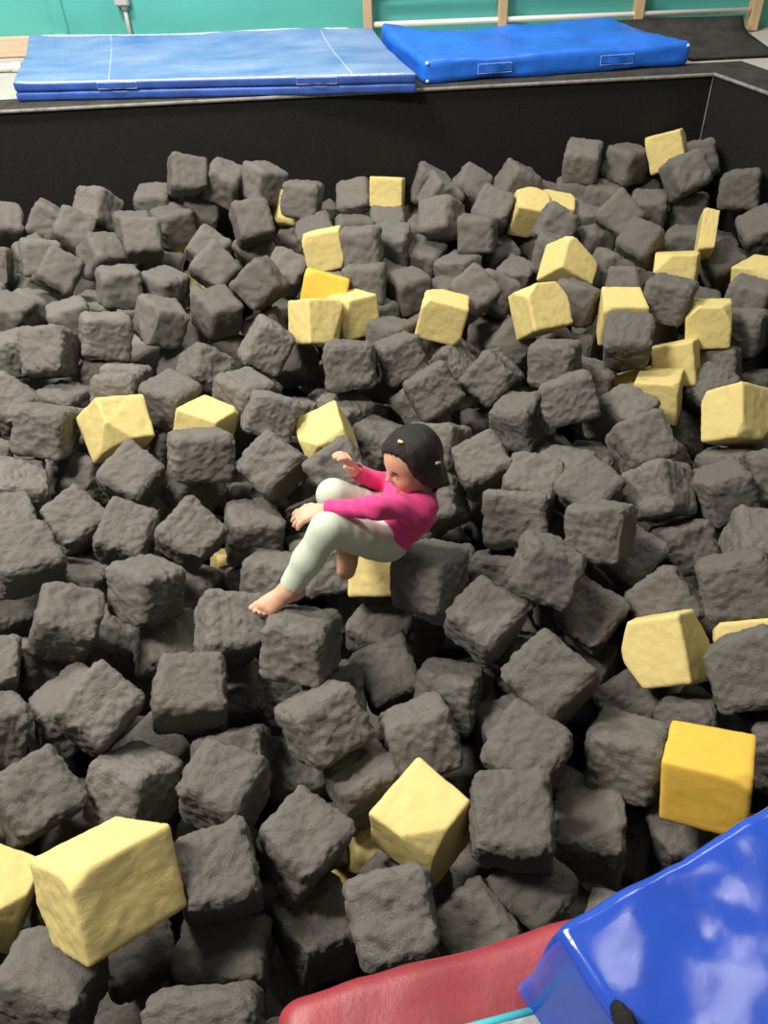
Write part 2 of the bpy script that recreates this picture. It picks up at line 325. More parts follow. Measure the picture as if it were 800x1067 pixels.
# shape seed, kind, centre, quaternion, edge lengths, label
CUBES = [
(0,'g',(-2.017,4.460,-0.500),(0.236,0.160,-0.912,-0.294),(0.193,0.186,0.196),'grey foam cube cut by the left frame edge, topmost such cube'),
(1,'g',(-1.794,4.546,-0.541),(-0.540,0.783,-0.172,-0.256),(0.186,0.184,0.201),'grey foam cube, fifth one left of the upper-left yellow sliver'),
(2,'g',(-1.609,4.355,-0.523),(-0.313,0.085,0.884,0.336),(0.182,0.198,0.199),'grey foam cube, third one left of the upper-left yellow sliver'),
(3,'g',(-1.499,4.537,-0.476),(-0.675,0.439,0.585,-0.090),(0.185,0.192,0.194),'fully exposed grey foam cube, third one above left of the upper-left yellow sliver'),
(4,'g',(-1.277,4.364,-0.542),(0.004,-0.580,-0.810,0.087),(0.200,0.190,0.183),'mostly buried grey foam cube, second one above left of the upper-left yellow sliver'),
(5,'g',(-1.187,4.595,-0.490),(0.024,-0.700,-0.713,-0.019),(0.197,0.188,0.186),'grey foam cube, nearest one above left of the upper-left yellow sliver'),
(6,'g',(-1.076,4.418,-0.542),(0.025,0.463,0.886,-0.011),(0.197,0.188,0.183),'fully exposed grey foam cube, nearest one above the upper-left yellow sliver'),
(7,'g',(-1.178,4.132,-0.498),(-0.077,-0.082,0.913,0.391),(0.195,0.185,0.198),'fully exposed grey foam cube, nearest one left of the upper-left yellow sliver'),
(8,'g',(-1.425,4.172,-0.583),(0.370,-0.383,-0.846,0.030),(0.185,0.188,0.194),'fully exposed grey foam cube, second one left of the upper-left yellow sliver'),
(9,'g',(-1.217,3.694,-0.537),(0.029,0.556,0.818,-0.143),(0.199,0.194,0.183),'fully exposed grey foam cube, second one below left of the upper-left yellow sliver'),
(10,'g',(-1.022,3.767,-0.603),(-0.054,0.324,0.943,-0.052),(0.190,0.192,0.184),'grey foam cube, nearest one left of the upper-left yellow corner'),
(11,'y',(-1.065,4.583,-0.693),(-0.665,0.331,-0.666,-0.065),(0.186,0.080,0.184),'thin yellow foam sliver wedged between grey cubes, upper left of the pit'),
(12,'y',(-0.950,4.328,-0.842),(-0.171,-0.692,-0.695,-0.099),(0.198,0.187,0.184),'small yellow foam corner peeking out just below the upper-left yellow sliver'),
(13,'g',(-1.129,4.248,-0.717),(-0.107,0.001,0.988,-0.107),(0.183,0.201,0.184),'mostly buried grey foam cube, nearest one below left of the upper-left yellow sliver'),
(14,'g',(-1.939,4.008,-0.535),(0.080,0.088,-0.973,0.198),(0.183,0.202,0.184),'grey foam cube cut by the left frame edge, second such cube from the top'),
(15,'g',(-1.686,4.020,-0.515),(0.066,0.500,0.839,-0.204),(0.202,0.184,0.183),'grey foam cube, sixth one left of the upper-left yellow sliver'),
(16,'g',(-1.854,4.340,-0.664),(0.274,-0.364,-0.878,-0.147),(0.183,0.186,0.196),'mostly buried grey foam cube, eighth one left of the upper-left yellow sliver'),
(17,'g',(-1.810,4.110,-0.747),(-0.016,-0.548,-0.836,-0.031),(0.199,0.185,0.183),'mostly buried grey foam cube, ninth one left of the upper-left yellow sliver'),
(18,'g',(-1.531,3.808,-0.502),(0.313,-0.117,-0.871,-0.360),(0.181,0.189,0.201),'fully exposed grey foam cube, fourth one left of the upper-left yellow sliver'),
(19,'g',(-1.708,3.526,-0.583),(0.134,-0.143,-0.979,0.059),(0.185,0.192,0.185),'grey foam cube cut by the left frame edge, fourth such cube from the top'),
(20,'g',(-1.698,3.819,-0.700),(0.078,-0.395,-0.908,0.113),(0.196,0.185,0.184),'half-buried grey foam cube, sixth one above left of the large tilted yellow cube at left'),
(21,'g',(-1.889,3.701,-0.574),(0.140,0.129,-0.961,0.201),(0.181,0.203,0.183),'grey foam cube cut by the left frame edge, third such cube from the top'),
(22,'g',(-1.393,3.437,-0.573),(-0.114,-0.548,-0.828,0.015),(0.201,0.185,0.181),'half-buried grey foam cube, fourth one above left of the large tilted yellow cube at left'),
(23,'g',(-1.376,3.652,-0.694),(0.041,0.434,0.882,-0.178),(0.200,0.184,0.182),'mostly buried grey foam cube, third one below left of the upper-left yellow sliver'),
(24,'g',(-0.967,4.519,-0.319),(0.187,0.066,-0.872,-0.447),(0.191,0.186,0.199),'fully exposed grey foam cube, second one above the upper-left yellow sliver'),
(25,'g',(-0.784,4.573,-0.382),(-0.187,0.093,0.975,0.077),(0.185,0.197,0.188),'fully exposed grey foam cube, second one above right of the upper-left yellow sliver'),
(26,'g',(-0.947,4.560,-0.548),(0.180,0.015,-0.957,-0.226),(0.183,0.197,0.199),'half-buried grey foam cube, nearest one above right of the upper-left yellow sliver'),
(27,'g',(-0.570,4.554,-0.387),(0.711,-0.383,-0.554,-0.203),(0.190,0.189,0.194),'fully exposed grey foam cube, third one above right of the upper-left yellow sliver'),
(28,'g',(-0.609,4.232,-0.471),(-0.443,0.884,0.140,-0.052),(0.195,0.198,0.197),'fully exposed grey foam cube, nearest one left of the yellow strip below the faded mat'),
(29,'y',(-0.426,4.557,-0.553),(0.482,-0.864,0.020,0.145),(0.185,0.187,0.200),'narrow yellow foam strip standing upright behind grey cubes below the faded folding mat'),
(30,'g',(-0.346,4.397,-0.432),(-0.603,0.784,-0.143,0.032),(0.187,0.188,0.199),'fully exposed grey foam cube, third one left of the yellow cube below the mat joint'),
(31,'g',(-0.231,4.558,-0.634),(0.021,0.518,0.848,0.109),(0.196,0.184,0.186),'mostly buried grey foam cube, nearest one above the yellow cube above the deep-yellow slab'),
(32,'g',(-0.064,4.556,-0.522),(0.084,-0.713,-0.633,-0.288),(0.189,0.191,0.190),'grey foam cube, nearest one left of the yellow cube below the mat joint'),
(34,'y',(0.107,4.549,-0.487),(0.584,-0.810,0.047,-0.008),(0.189,0.185,0.201),'yellow foam cube by the far wall, below where the two far mats meet'),
(35,'g',(-0.081,4.207,-0.557),(-0.056,-0.653,-0.747,0.115),(0.200,0.194,0.182),'mostly buried grey foam cube, third one right of the yellow strip below the faded mat'),
(36,'g',(-0.276,4.205,-0.564),(-0.039,-0.675,-0.723,-0.146),(0.196,0.194,0.182),'half-buried grey foam cube, nearest one above left of the yellow cube above the deep-yellow slab'),
(37,'y',(-0.227,3.978,-0.529),(-0.597,0.798,0.044,0.072),(0.191,0.189,0.199),'pale rough yellow foam cube just above the deep-yellow slab'),
(38,'g',(-0.041,3.942,-0.508),(-0.599,0.798,0.005,0.071),(0.192,0.188,0.199),'grey foam cube, nearest one right of the yellow cube above the deep-yellow slab'),
(39,'g',(-0.414,4.387,-0.689),(0.733,-0.668,0.019,-0.125),(0.189,0.187,0.194),'mostly buried grey foam cube, nearest one below the yellow strip below the faded mat'),
(40,'g',(-0.630,4.320,-0.672),(0.216,-0.370,-0.837,-0.341),(0.184,0.184,0.201),'half-buried grey foam cube, nearest one below left of the yellow strip below the faded mat'),
(41,'g',(-0.840,4.074,-0.542),(-0.243,0.250,0.861,0.369),(0.182,0.187,0.201),'half-buried grey foam cube, nearest one right of the upper-left yellow sliver'),
(42,'g',(-0.764,4.276,-0.825),(-0.190,-0.745,-0.627,-0.125),(0.195,0.187,0.185),'mostly buried grey foam cube, nearest one right of the upper-left yellow corner'),
(43,'g',(-0.776,3.841,-0.540),(0.281,-0.270,-0.842,-0.372),(0.185,0.184,0.201),'fully exposed grey foam cube, nearest one above right of the upper-left yellow corner'),
(44,'g',(-0.163,3.860,-0.690),(0.073,0.597,0.796,-0.071),(0.201,0.183,0.183),'mostly buried grey foam cube, nearest one above right of the deep-yellow slab'),
(45,'g',(0.283,4.581,-0.669),(-0.096,-0.616,-0.777,-0.087),(0.199,0.185,0.184),'mostly buried grey foam cube, seventh one above the lone upper-middle yellow cube'),
(46,'g',(0.354,4.590,-0.468),(0.658,-0.730,0.118,0.143),(0.187,0.182,0.201),'half-buried grey foam cube, nearest one right of the yellow cube below the mat joint'),
(47,'g',(0.395,4.461,-0.478),(0.274,0.087,-0.958,0.016),(0.191,0.197,0.184),'half-buried grey foam cube, second one right of the yellow cube below the mat joint'),
(48,'g',(0.567,4.555,-0.482),(0.252,-0.157,-0.917,-0.265),(0.187,0.190,0.193),'grey foam cube, nearest one above left of the left yellow cube below the bright mat'),
(49,'g',(0.675,4.339,-0.526),(-0.040,0.271,0.901,0.338),(0.189,0.190,0.197),'grey foam cube, nearest one left of the left yellow cube below the bright mat'),
(51,'g',(0.825,4.516,-0.449),(-0.257,-0.107,0.960,-0.015),(0.189,0.195,0.186),'grey foam cube, nearest one above the left yellow cube below the bright mat'),
(52,'y',(0.865,4.321,-0.534),(0.093,-0.026,-0.985,-0.140),(0.191,0.193,0.186),'left one of two touching yellow foam cubes below the bright blue mat'),
(53,'y',(1.017,4.358,-0.571),(0.057,-0.116,-0.991,-0.033),(0.192,0.197,0.183),'right one of two touching yellow foam cubes below the bright blue mat'),
(54,'g',(0.982,4.579,-0.578),(-0.082,0.134,0.988,-0.009),(0.185,0.200,0.184),'mostly buried grey foam cube, second one left of the topmost yellow cube by the corner'),
(55,'g',(0.967,4.090,-0.520),(-0.537,0.804,-0.234,-0.103),(0.187,0.180,0.202),'grey foam cube, nearest one below the right yellow cube below the bright mat'),
(56,'g',(0.919,4.371,-0.754),(-0.594,0.717,0.231,-0.283),(0.195,0.184,0.188),'mostly buried grey foam cube, nearest one below the left yellow cube below the bright mat'),
(58,'g',(0.561,4.105,-0.545),(-0.589,0.798,-0.085,0.097),(0.193,0.184,0.200),'fully exposed grey foam cube, fourth one above the lone upper-middle yellow cube'),
(59,'g',(0.383,4.207,-0.499),(-0.066,-0.329,-0.866,0.371),(0.189,0.194,0.189),'fully exposed grey foam cube, sixth one above the lone upper-middle yellow cube'),
(60,'g',(0.295,4.362,-0.659),(-0.081,0.227,0.971,-0.005),(0.186,0.198,0.184),'mostly buried grey foam cube, fourth one right of the yellow cube above the deep-yellow slab'),
(61,'g',(0.094,4.347,-0.591),(-0.052,0.016,0.998,0.043),(0.191,0.197,0.184),'half-buried grey foam cube, nearest one below the yellow cube below the mat joint'),
(62,'g',(0.111,4.146,-0.601),(-0.010,-0.101,-0.994,-0.051),(0.191,0.196,0.185),'grey foam cube, second one below the yellow cube below the mat joint'),
(63,'g',(0.290,4.156,-0.700),(0.068,-0.225,-0.968,-0.085),(0.183,0.196,0.187),'grey foam cube, third one above the lone upper-middle yellow cube'),
(64,'g',(0.455,3.981,-0.698),(-0.064,-0.375,-0.924,0.023),(0.187,0.197,0.183),'half-buried grey foam cube, second one above the lone upper-middle yellow cube'),
(65,'g',(0.715,4.231,-0.752),(0.007,0.626,0.768,0.132),(0.196,0.182,0.189),'half-buried grey foam cube, second one above right of the lone upper-middle yellow cube'),
(66,'g',(0.909,3.870,-0.575),(0.126,-0.143,-0.975,0.117),(0.183,0.202,0.183),'mostly buried grey foam cube, nearest one above left of the upper tilted yellow cube'),
(67,'g',(1.184,4.565,-0.371),(0.009,0.161,0.984,0.078),(0.190,0.197,0.186),'fully exposed grey foam cube, nearest one left of the topmost yellow cube by the corner'),
(68,'g',(1.422,4.562,-0.392),(0.058,-0.429,-0.900,0.049),(0.191,0.196,0.182),'fully exposed grey foam cube, second one below left of the far pit corner seam'),
(69,'y',(1.638,4.550,-0.327),(-0.558,0.793,-0.016,0.246),(0.192,0.183,0.200),'yellow foam cube nearest the far pit corner seam, topmost yellow in the pit'),
(70,'g',(1.803,4.520,-0.376),(0.491,-0.597,0.564,0.291),(0.188,0.187,0.200),'half-buried grey foam cube, nearest one right of the topmost yellow cube by the corner'),
(72,'g',(1.671,4.309,-0.374),(-0.438,0.884,0.160,0.047),(0.184,0.189,0.196),'fully exposed grey foam cube, nearest one above the thin upright yellow slab'),
(73,'g',(1.782,4.548,-0.667),(-0.063,0.266,0.962,-0.007),(0.188,0.200,0.182),'mostly buried grey foam cube, second one left of the thin upright yellow slab'),
(74,'g',(1.920,4.171,-0.409),(0.575,-0.788,0.123,-0.183),(0.194,0.189,0.199),'fully exposed grey foam cube, nearest one above right of the thin upright yellow slab'),
(75,'g',(1.359,4.560,-0.568),(0.082,-0.196,-0.974,0.083),(0.189,0.201,0.182),'mostly buried grey foam cube, fourth one above right of the upper tilted yellow cube'),
(76,'g',(1.154,4.567,-0.560),(-0.032,0.131,0.988,-0.076),(0.188,0.201,0.183),'mostly buried grey foam cube, third one above the upper tilted yellow cube'),
(77,'g',(1.298,4.466,-0.554),(0.014,-0.200,-0.978,0.056),(0.190,0.200,0.182),'half-buried grey foam cube, nearest one right of the right yellow cube below the bright mat'),
(78,'g',(1.552,4.558,-0.599),(-0.057,-0.356,-0.930,-0.075),(0.187,0.195,0.186),'mostly buried grey foam cube, nearest one below left of the far pit corner seam'),
(79,'g',(1.522,4.338,-0.571),(-0.052,-0.196,-0.979,-0.028),(0.188,0.198,0.185),'grey foam cube, nearest one below the topmost yellow cube by the corner'),
(80,'g',(1.758,4.360,-0.596),(0.592,-0.770,0.120,-0.207),(0.185,0.185,0.201),'grey foam cube, nearest one above left of the thin upright yellow slab'),
(81,'y',(1.640,3.800,-0.476),(0.414,-0.897,0.137,-0.073),(0.077,0.191,0.199),'thin upright yellow foam slab on the right, below the pit corner'),
(83,'g',(1.300,4.115,-0.497),(-0.088,0.393,0.779,0.481),(0.185,0.183,0.202),'grey foam cube, second one above right of the upper tilted yellow cube'),
(84,'g',(1.168,4.351,-0.623),(0.092,-0.225,-0.970,-0.018),(0.190,0.198,0.182),'mostly buried grey foam cube, second one above the upper tilted yellow cube'),
(86,'g',(1.672,4.091,-0.664),(-0.615,0.745,-0.095,0.239),(0.189,0.183,0.199),'half-buried grey foam cube, nearest one above the broad upper-right yellow cube'),
(87,'g',(1.890,4.226,-0.762),(-0.109,0.110,0.986,-0.059),(0.184,0.199,0.184),'mostly buried grey foam cube, nearest one right of the thin upright yellow slab'),
(88,'g',(1.989,3.985,-0.561),(-0.048,-0.656,-0.682,-0.319),(0.192,0.181,0.197),'grey foam cube cut by the right frame edge, topmost such cube'),
(89,'g',(1.891,4.047,-0.770),(-0.147,0.027,0.988,-0.033),(0.187,0.196,0.185),'mostly buried grey foam cube, nearest one below right of the thin upright yellow slab'),
(91,'g',(-0.534,3.635,-0.534),(0.511,-0.739,0.404,0.171),(0.184,0.199,0.198),'fully exposed grey foam cube, nearest one left of the deep-yellow slab'),
(92,'g',(-0.443,3.979,-0.649),(-0.144,0.206,0.937,0.245),(0.184,0.185,0.196),'grey foam cube, nearest one above left of the deep-yellow slab'),
(93,'g',(-0.033,3.687,-0.581),(0.572,-0.817,0.055,-0.046),(0.197,0.180,0.199),'grey foam cube, nearest one above the right cube before the deep-yellow slab'),
(94,'d',(-0.224,3.551,-0.549),(-0.542,0.829,-0.122,-0.069),(0.207,0.179,0.123),'deep-yellow foam slab lying behind a touching pair of pale yellow cubes'),
(95,'y',(-0.257,3.298,-0.562),(-0.120,-0.489,-0.831,0.238),(0.196,0.185,0.194),'left pale yellow foam cube of the pair in front of the deep-yellow slab'),
(96,'y',(-0.104,3.425,-0.602),(-0.097,-0.513,-0.848,0.093),(0.199,0.184,0.183),'right pale yellow foam cube of the pair in front of the deep-yellow slab'),
(97,'g',(-0.745,3.545,-0.624),(0.141,-0.424,-0.894,0.010),(0.194,0.185,0.186),'fully exposed grey foam cube, nearest one below right of the upper-left yellow corner'),
(98,'g',(-0.533,3.621,-0.773),(0.232,0.702,0.673,0.016),(0.200,0.183,0.183),'mostly buried grey foam cube, second one left of the left cube before the deep-yellow slab'),
(99,'g',(-0.511,3.851,-0.821),(-0.090,0.157,0.982,-0.053),(0.181,0.201,0.185),'mostly buried grey foam cube, nearest one left of the left cube before the deep-yellow slab'),
(100,'g',(-0.739,3.530,-0.838),(-0.248,-0.055,0.967,-0.015),(0.184,0.195,0.185),'mostly buried grey foam cube, second one above the half-hidden left yellow cube'),
(101,'g',(-0.461,3.098,-0.561),(-0.508,0.804,-0.190,-0.243),(0.181,0.202,0.198),'fully exposed grey foam cube, second one above right of the half-hidden left yellow cube'),
(102,'g',(-0.742,3.015,-0.622),(-0.393,0.001,0.883,0.258),(0.187,0.186,0.195),'grey foam cube, nearest one above the half-hidden left yellow cube'),
(103,'g',(-0.553,2.848,-0.644),(0.087,-0.330,-0.935,0.097),(0.183,0.195,0.184),'grey foam cube, nearest one above right of the half-hidden left yellow cube'),
(104,'g',(-0.426,2.638,-0.596),(0.475,-0.850,0.113,0.199),(0.186,0.176,0.203),'grey foam cube, nearest one left of the yellow cube by the raised hand'),
(105,'g',(-0.391,3.335,-0.786),(-0.201,-0.080,-0.937,-0.273),(0.184,0.185,0.195),'grey foam cube, nearest one below the left cube before the deep-yellow slab'),
(106,'g',(-0.104,2.924,-0.561),(-0.532,0.846,-0.014,0.038),(0.195,0.190,0.198),'fully exposed grey foam cube, nearest one below the deep-yellow slab'),
(107,'g',(-0.106,3.176,-0.719),(-0.041,0.222,0.965,-0.132),(0.184,0.198,0.182),'mostly buried grey foam cube, nearest one below the right cube before the deep-yellow slab'),
(108,'g',(0.001,3.605,-0.734),(-0.010,-0.359,-0.926,0.118),(0.189,0.192,0.183),'mostly buried grey foam cube, nearest one right of the right cube before the deep-yellow slab'),
(109,'g',(-0.369,2.905,-0.811),(-0.098,-0.586,-0.767,0.243),(0.202,0.181,0.179),'mostly buried grey foam cube, second one below the left cube before the deep-yellow slab'),
(110,'g',(-0.138,2.855,-0.774),(0.011,-0.446,-0.893,0.050),(0.192,0.183,0.184),'half-buried grey foam cube, nearest one above right of the yellow cube by the raised hand'),
(111,'g',(-0.394,2.648,-0.822),(0.106,-0.030,-0.967,0.229),(0.179,0.203,0.180),"mostly buried grey foam cube, second one left of the person's head"),
(112,'g',(-0.016,3.001,-0.928),(-0.017,0.120,0.953,-0.277),(0.181,0.203,0.179),"mostly buried grey foam cube, second one above left of the person's head"),
(113,'y',(-0.687,2.661,-0.656),(0.103,-0.212,-0.964,0.125),(0.185,0.192,0.182),'yellow foam cube at left half hidden behind a broad grey cube, second from the edge'),
(115,'y',(-0.206,2.574,-0.679),(-0.420,0.475,0.671,-0.385),(0.187,0.188,0.186),"yellow foam cube just beyond the seated person's raised hand"),
(116,'g',(-0.018,2.704,-0.816),(-0.100,0.264,0.950,-0.136),(0.178,0.200,0.183),"grey foam cube, nearest one above left of the person's head"),
(117,'g',(0.097,3.964,-0.720),(-0.193,0.089,0.972,-0.098),(0.189,0.200,0.181),'mostly buried grey foam cube, second one right of the yellow cube above the deep-yellow slab'),
(118,'g',(0.174,3.747,-0.663),(-0.019,-0.511,-0.859,0.025),(0.199,0.184,0.184),'fully exposed grey foam cube, nearest one above left of the lone upper-middle yellow cube'),
(120,'g',(0.366,3.803,-0.748),(-0.003,-0.325,-0.944,0.058),(0.186,0.195,0.184),'mostly buried grey foam cube, nearest one above the lone upper-middle yellow cube'),
(121,'y',(0.308,3.281,-0.555),(0.642,-0.753,0.145,0.017),(0.199,0.182,0.197),'lone tilted yellow foam cube in the upper middle of the pit'),
(122,'g',(0.467,3.490,-0.565),(0.167,-0.414,-0.829,-0.338),(0.184,0.189,0.199),'grey foam cube, nearest one above right of the lone upper-middle yellow cube'),
(123,'g',(0.591,3.681,-0.663),(-0.502,0.821,-0.190,-0.193),(0.188,0.181,0.200),'half-buried grey foam cube, nearest one above left of the lower tilted yellow cube'),
(124,'g',(0.752,3.963,-0.745),(0.069,-0.285,-0.955,-0.049),(0.181,0.198,0.186),'half-buried grey foam cube, second one above left of the lower tilted yellow cube'),
(125,'y',(0.936,3.634,-0.519),(0.427,0.293,0.835,0.189),(0.193,0.184,0.195),'upper of two large tilted yellow foam cubes right of the upper middle'),
(126,'y',(0.730,3.233,-0.526),(-0.410,0.898,0.130,-0.094),(0.188,0.199,0.196),'lower of two large tilted yellow foam cubes right of the upper middle'),
(127,'g',(0.588,3.626,-0.877),(-0.018,-0.310,-0.944,0.115),(0.183,0.200,0.182),'half-buried grey foam cube, nearest one right of the lone upper-middle yellow cube'),
(128,'g',(0.628,3.308,-0.736),(0.487,-0.777,0.359,0.174),(0.175,0.196,0.201),'half-buried grey foam cube, nearest one below left of the lower tilted yellow cube'),
(129,'g',(0.429,3.443,-0.905),(0.306,0.058,-0.933,0.181),(0.183,0.199,0.183),'mostly buried grey foam cube, nearest one below right of the lone upper-middle yellow cube'),
(130,'g',(0.330,3.154,-0.748),(-0.229,0.808,0.478,-0.259),(0.198,0.181,0.182),'half-buried grey foam cube, second one below the lone upper-middle yellow cube'),
(131,'g',(0.102,3.045,-0.615),(0.199,0.601,0.773,-0.047),(0.201,0.183,0.182),'fully exposed grey foam cube, nearest one below left of the lone upper-middle yellow cube'),
(132,'g',(0.071,3.302,-0.676),(-0.022,0.209,0.966,-0.148),(0.184,0.199,0.182),'half-buried grey foam cube, nearest one below right of the right cube before the deep-yellow slab'),
(133,'g',(0.227,3.407,-0.807),(-0.120,-0.527,-0.841,0.030),(0.199,0.180,0.184),'mostly buried grey foam cube, nearest one below the lone upper-middle yellow cube'),
(134,'g',(0.284,3.607,-0.798),(0.271,0.773,0.569,0.070),(0.198,0.186,0.183),'mostly buried grey foam cube, nearest one left of the lone upper-middle yellow cube'),
(135,'g',(0.470,2.899,-0.653),(-0.479,0.788,-0.383,-0.065),(0.181,0.185,0.202),'grey foam cube, second one below right of the lone upper-middle yellow cube'),
(136,'g',(0.536,3.058,-0.747),(-0.466,0.795,-0.381,-0.071),(0.186,0.179,0.202),'mostly buried grey foam cube, second one below left of the lower tilted yellow cube'),
(137,'g',(0.219,2.740,-0.590),(-0.413,0.757,-0.432,-0.263),(0.181,0.191,0.201),"grey foam cube, second one above the person's head"),
(138,'g',(0.177,2.924,-0.762),(-0.522,0.788,0.193,0.263),(0.182,0.184,0.200),"mostly buried grey foam cube, nearest one above the person's head"),
(139,'g',(0.741,2.903,-0.592),(-0.041,-0.238,-0.950,0.197),(0.185,0.201,0.180),'grey foam cube, nearest one below the lower tilted yellow cube'),
(140,'g',(0.737,2.601,-0.564),(-0.475,0.862,0.048,0.168),(0.197,0.180,0.200),'fully exposed grey foam cube, second one left of the yellow corner of the right column'),
(141,'g',(0.562,2.697,-0.725),(-0.105,-0.277,-0.954,0.039),(0.179,0.201,0.192),"fully exposed grey foam cube, second one right of the person's head"),
(142,'g',(0.458,2.857,-0.895),(0.153,0.635,0.751,-0.095),(0.202,0.178,0.181),"mostly buried grey foam cube, second one above right of the person's head"),
(143,'g',(0.228,2.502,-0.692),(0.050,0.285,0.899,-0.330),(0.184,0.198,0.182),"mostly buried grey foam cube, nearest one above right of the person's head"),
(144,'g',(0.923,3.373,-0.575),(0.123,-0.309,-0.929,0.160),(0.188,0.201,0.179),'grey foam cube, nearest one left of the mostly hidden yellow cube'),
(145,'g',(0.905,3.234,-0.755),(-0.032,0.212,0.944,-0.250),(0.182,0.203,0.181),'mostly buried grey foam cube, nearest one below right of the lower tilted yellow cube'),
(146,'g',(1.175,4.125,-0.652),(-0.567,0.464,0.580,0.356),(0.189,0.187,0.195),'half-buried grey foam cube, nearest one above right of the upper tilted yellow cube'),
(148,'g',(1.341,3.876,-0.543),(0.014,0.366,0.869,0.332),(0.187,0.181,0.199),'fully exposed grey foam cube, nearest one above left of the broad upper-right yellow cube'),
(149,'g',(1.378,4.003,-0.760),(0.029,0.254,0.967,-0.013),(0.184,0.198,0.184),'mostly buried grey foam cube, nearest one left of the broad upper-right yellow cube'),
(151,'g',(1.769,3.839,-0.660),(0.014,-0.605,-0.744,-0.283),(0.188,0.181,0.197),'grey foam cube, nearest one left of the yellow cube at the upper right edge'),
(152,'y',(1.473,3.672,-0.599),(0.562,-0.805,0.129,-0.141),(0.204,0.181,0.198),'broad yellow foam cube at the upper right, just left below the thin upright slab'),
(153,'g',(1.311,3.273,-0.527),(0.039,-0.265,-0.958,0.104),(0.191,0.200,0.179),'fully exposed grey foam cube, nearest one below the broad upper-right yellow cube'),
(154,'g',(1.203,3.475,-0.577),(-0.513,0.384,-0.765,-0.062),(0.187,0.188,0.196),'half-buried grey foam cube, nearest one above the mostly hidden yellow cube'),
(155,'g',(1.158,3.713,-0.604),(0.251,0.010,-0.961,0.114),(0.185,0.198,0.184),'half-buried grey foam cube, nearest one right of the upper tilted yellow cube'),
(156,'g',(1.531,3.468,-0.705),(0.143,-0.074,-0.985,-0.064),(0.190,0.194,0.183),'mostly buried grey foam cube, nearest one above the upright yellow cube at right'),
(157,'g',(1.761,3.452,-0.649),(0.025,-0.302,-0.950,0.074),(0.186,0.200,0.181),'grey foam cube cut by the right frame edge, second such cube from the top'),
(158,'y',(1.874,3.626,-0.642),(0.107,0.433,0.893,-0.056),(0.185,0.195,0.183),'yellow foam cube cut by the right frame edge, level with the broad upper-right yellow cube'),
(159,'y',(1.089,3.222,-0.568),(-0.003,0.750,0.661,-0.007),(0.198,0.181,0.191),'yellow foam cube mostly hidden behind a large grey cube, below the upper tilted yellow cube'),
(160,'g',(1.064,2.994,-0.559),(-0.067,-0.150,-0.965,-0.207),(0.187,0.188,0.194),'fully exposed grey foam cube, nearest one below the mostly hidden yellow cube'),
(161,'g',(1.274,3.314,-0.733),(-0.109,-0.398,-0.884,0.222),(0.185,0.197,0.184),'mostly buried grey foam cube, nearest one left of the upright yellow cube at right'),
(162,'y',(1.476,3.183,-0.606),(-0.581,0.791,-0.092,0.169),(0.183,0.185,0.201),'squarish yellow foam cube standing upright, topmost of a column of yellow cubes at right'),
(163,'g',(1.680,3.265,-0.709),(0.069,0.297,0.943,-0.132),(0.181,0.200,0.191),'grey foam cube cut by the right frame edge, third such cube from the top'),
(164,'y',(1.299,3.022,-0.701),(0.503,-0.836,0.065,-0.211),(0.185,0.180,0.202),'yellow foam cube directly behind and above another yellow cube in the right-hand column'),
(165,'y',(1.177,2.837,-0.736),(-0.046,-0.209,-0.970,0.115),(0.182,0.201,0.181),'front yellow foam cube of the right-hand column, in full view'),
(166,'y',(1.176,3.045,-0.843),(-0.469,0.838,-0.033,0.276),(0.179,0.182,0.202),'small yellow foam corner poking out left of the front yellow cube at right'),
(167,'g',(1.526,3.095,-0.785),(-0.080,-0.256,-0.926,0.267),(0.182,0.203,0.181),'half-buried grey foam cube, nearest one below the upright yellow cube at right'),
(168,'g',(1.434,2.914,-0.786),(-0.006,0.368,0.861,0.351),(0.177,0.189,0.201),'grey foam cube, nearest one below right of the middle yellow cube of the right column'),
(169,'g',(1.725,3.116,-0.931),(0.103,0.355,0.907,-0.200),(0.181,0.201,0.180),'grey foam cube cut by the right frame edge, fourth such cube from the top'),
(170,'g',(0.924,2.988,-0.757),(0.083,-0.160,-0.976,0.124),(0.182,0.201,0.181),'half-buried grey foam cube, nearest one left of the yellow corner of the right column'),
(171,'g',(1.033,3.083,-0.980),(0.193,0.748,0.634,-0.032),(0.202,0.179,0.182),'mostly buried grey foam cube, fourth one below the mostly hidden yellow cube'),
(172,'g',(0.985,2.639,-0.694),(0.007,0.436,0.900,0.024),(0.185,0.187,0.191),'grey foam cube, nearest one below the yellow corner of the right column'),
(173,'g',(-1.195,3.248,-0.546),(-0.557,0.794,0.054,-0.237),(0.200,0.191,0.196),'fully exposed grey foam cube, second one below left of the upper-left yellow corner'),
(174,'g',(-0.958,3.334,-0.540),(-0.127,0.486,0.843,-0.190),(0.196,0.188,0.184),'fully exposed grey foam cube, nearest one below left of the upper-left yellow corner'),
(175,'g',(-0.898,3.336,-0.779),(0.035,-0.176,-0.922,0.342),(0.192,0.199,0.182),'mostly buried grey foam cube, nearest one below the upper-left yellow corner'),
(176,'g',(-1.403,3.124,-0.550),(-0.295,0.638,-0.663,-0.257),(0.195,0.192,0.197),'fully exposed grey foam cube, sixth one below left of the upper-left yellow corner'),
(177,'g',(-1.618,3.262,-0.625),(0.044,0.434,0.893,-0.107),(0.201,0.181,0.183),'grey foam cube cut by the left frame edge, fifth such cube from the top'),
(178,'g',(-1.361,2.981,-0.736),(0.076,-0.175,-0.974,0.124),(0.185,0.192,0.183),'half-buried grey foam cube, nearest one above left of the large tilted yellow cube at left'),
(179,'g',(-1.226,3.186,-0.735),(0.512,-0.857,-0.015,0.053),(0.182,0.181,0.202),'mostly buried grey foam cube, second one left of the half-hidden left yellow cube'),
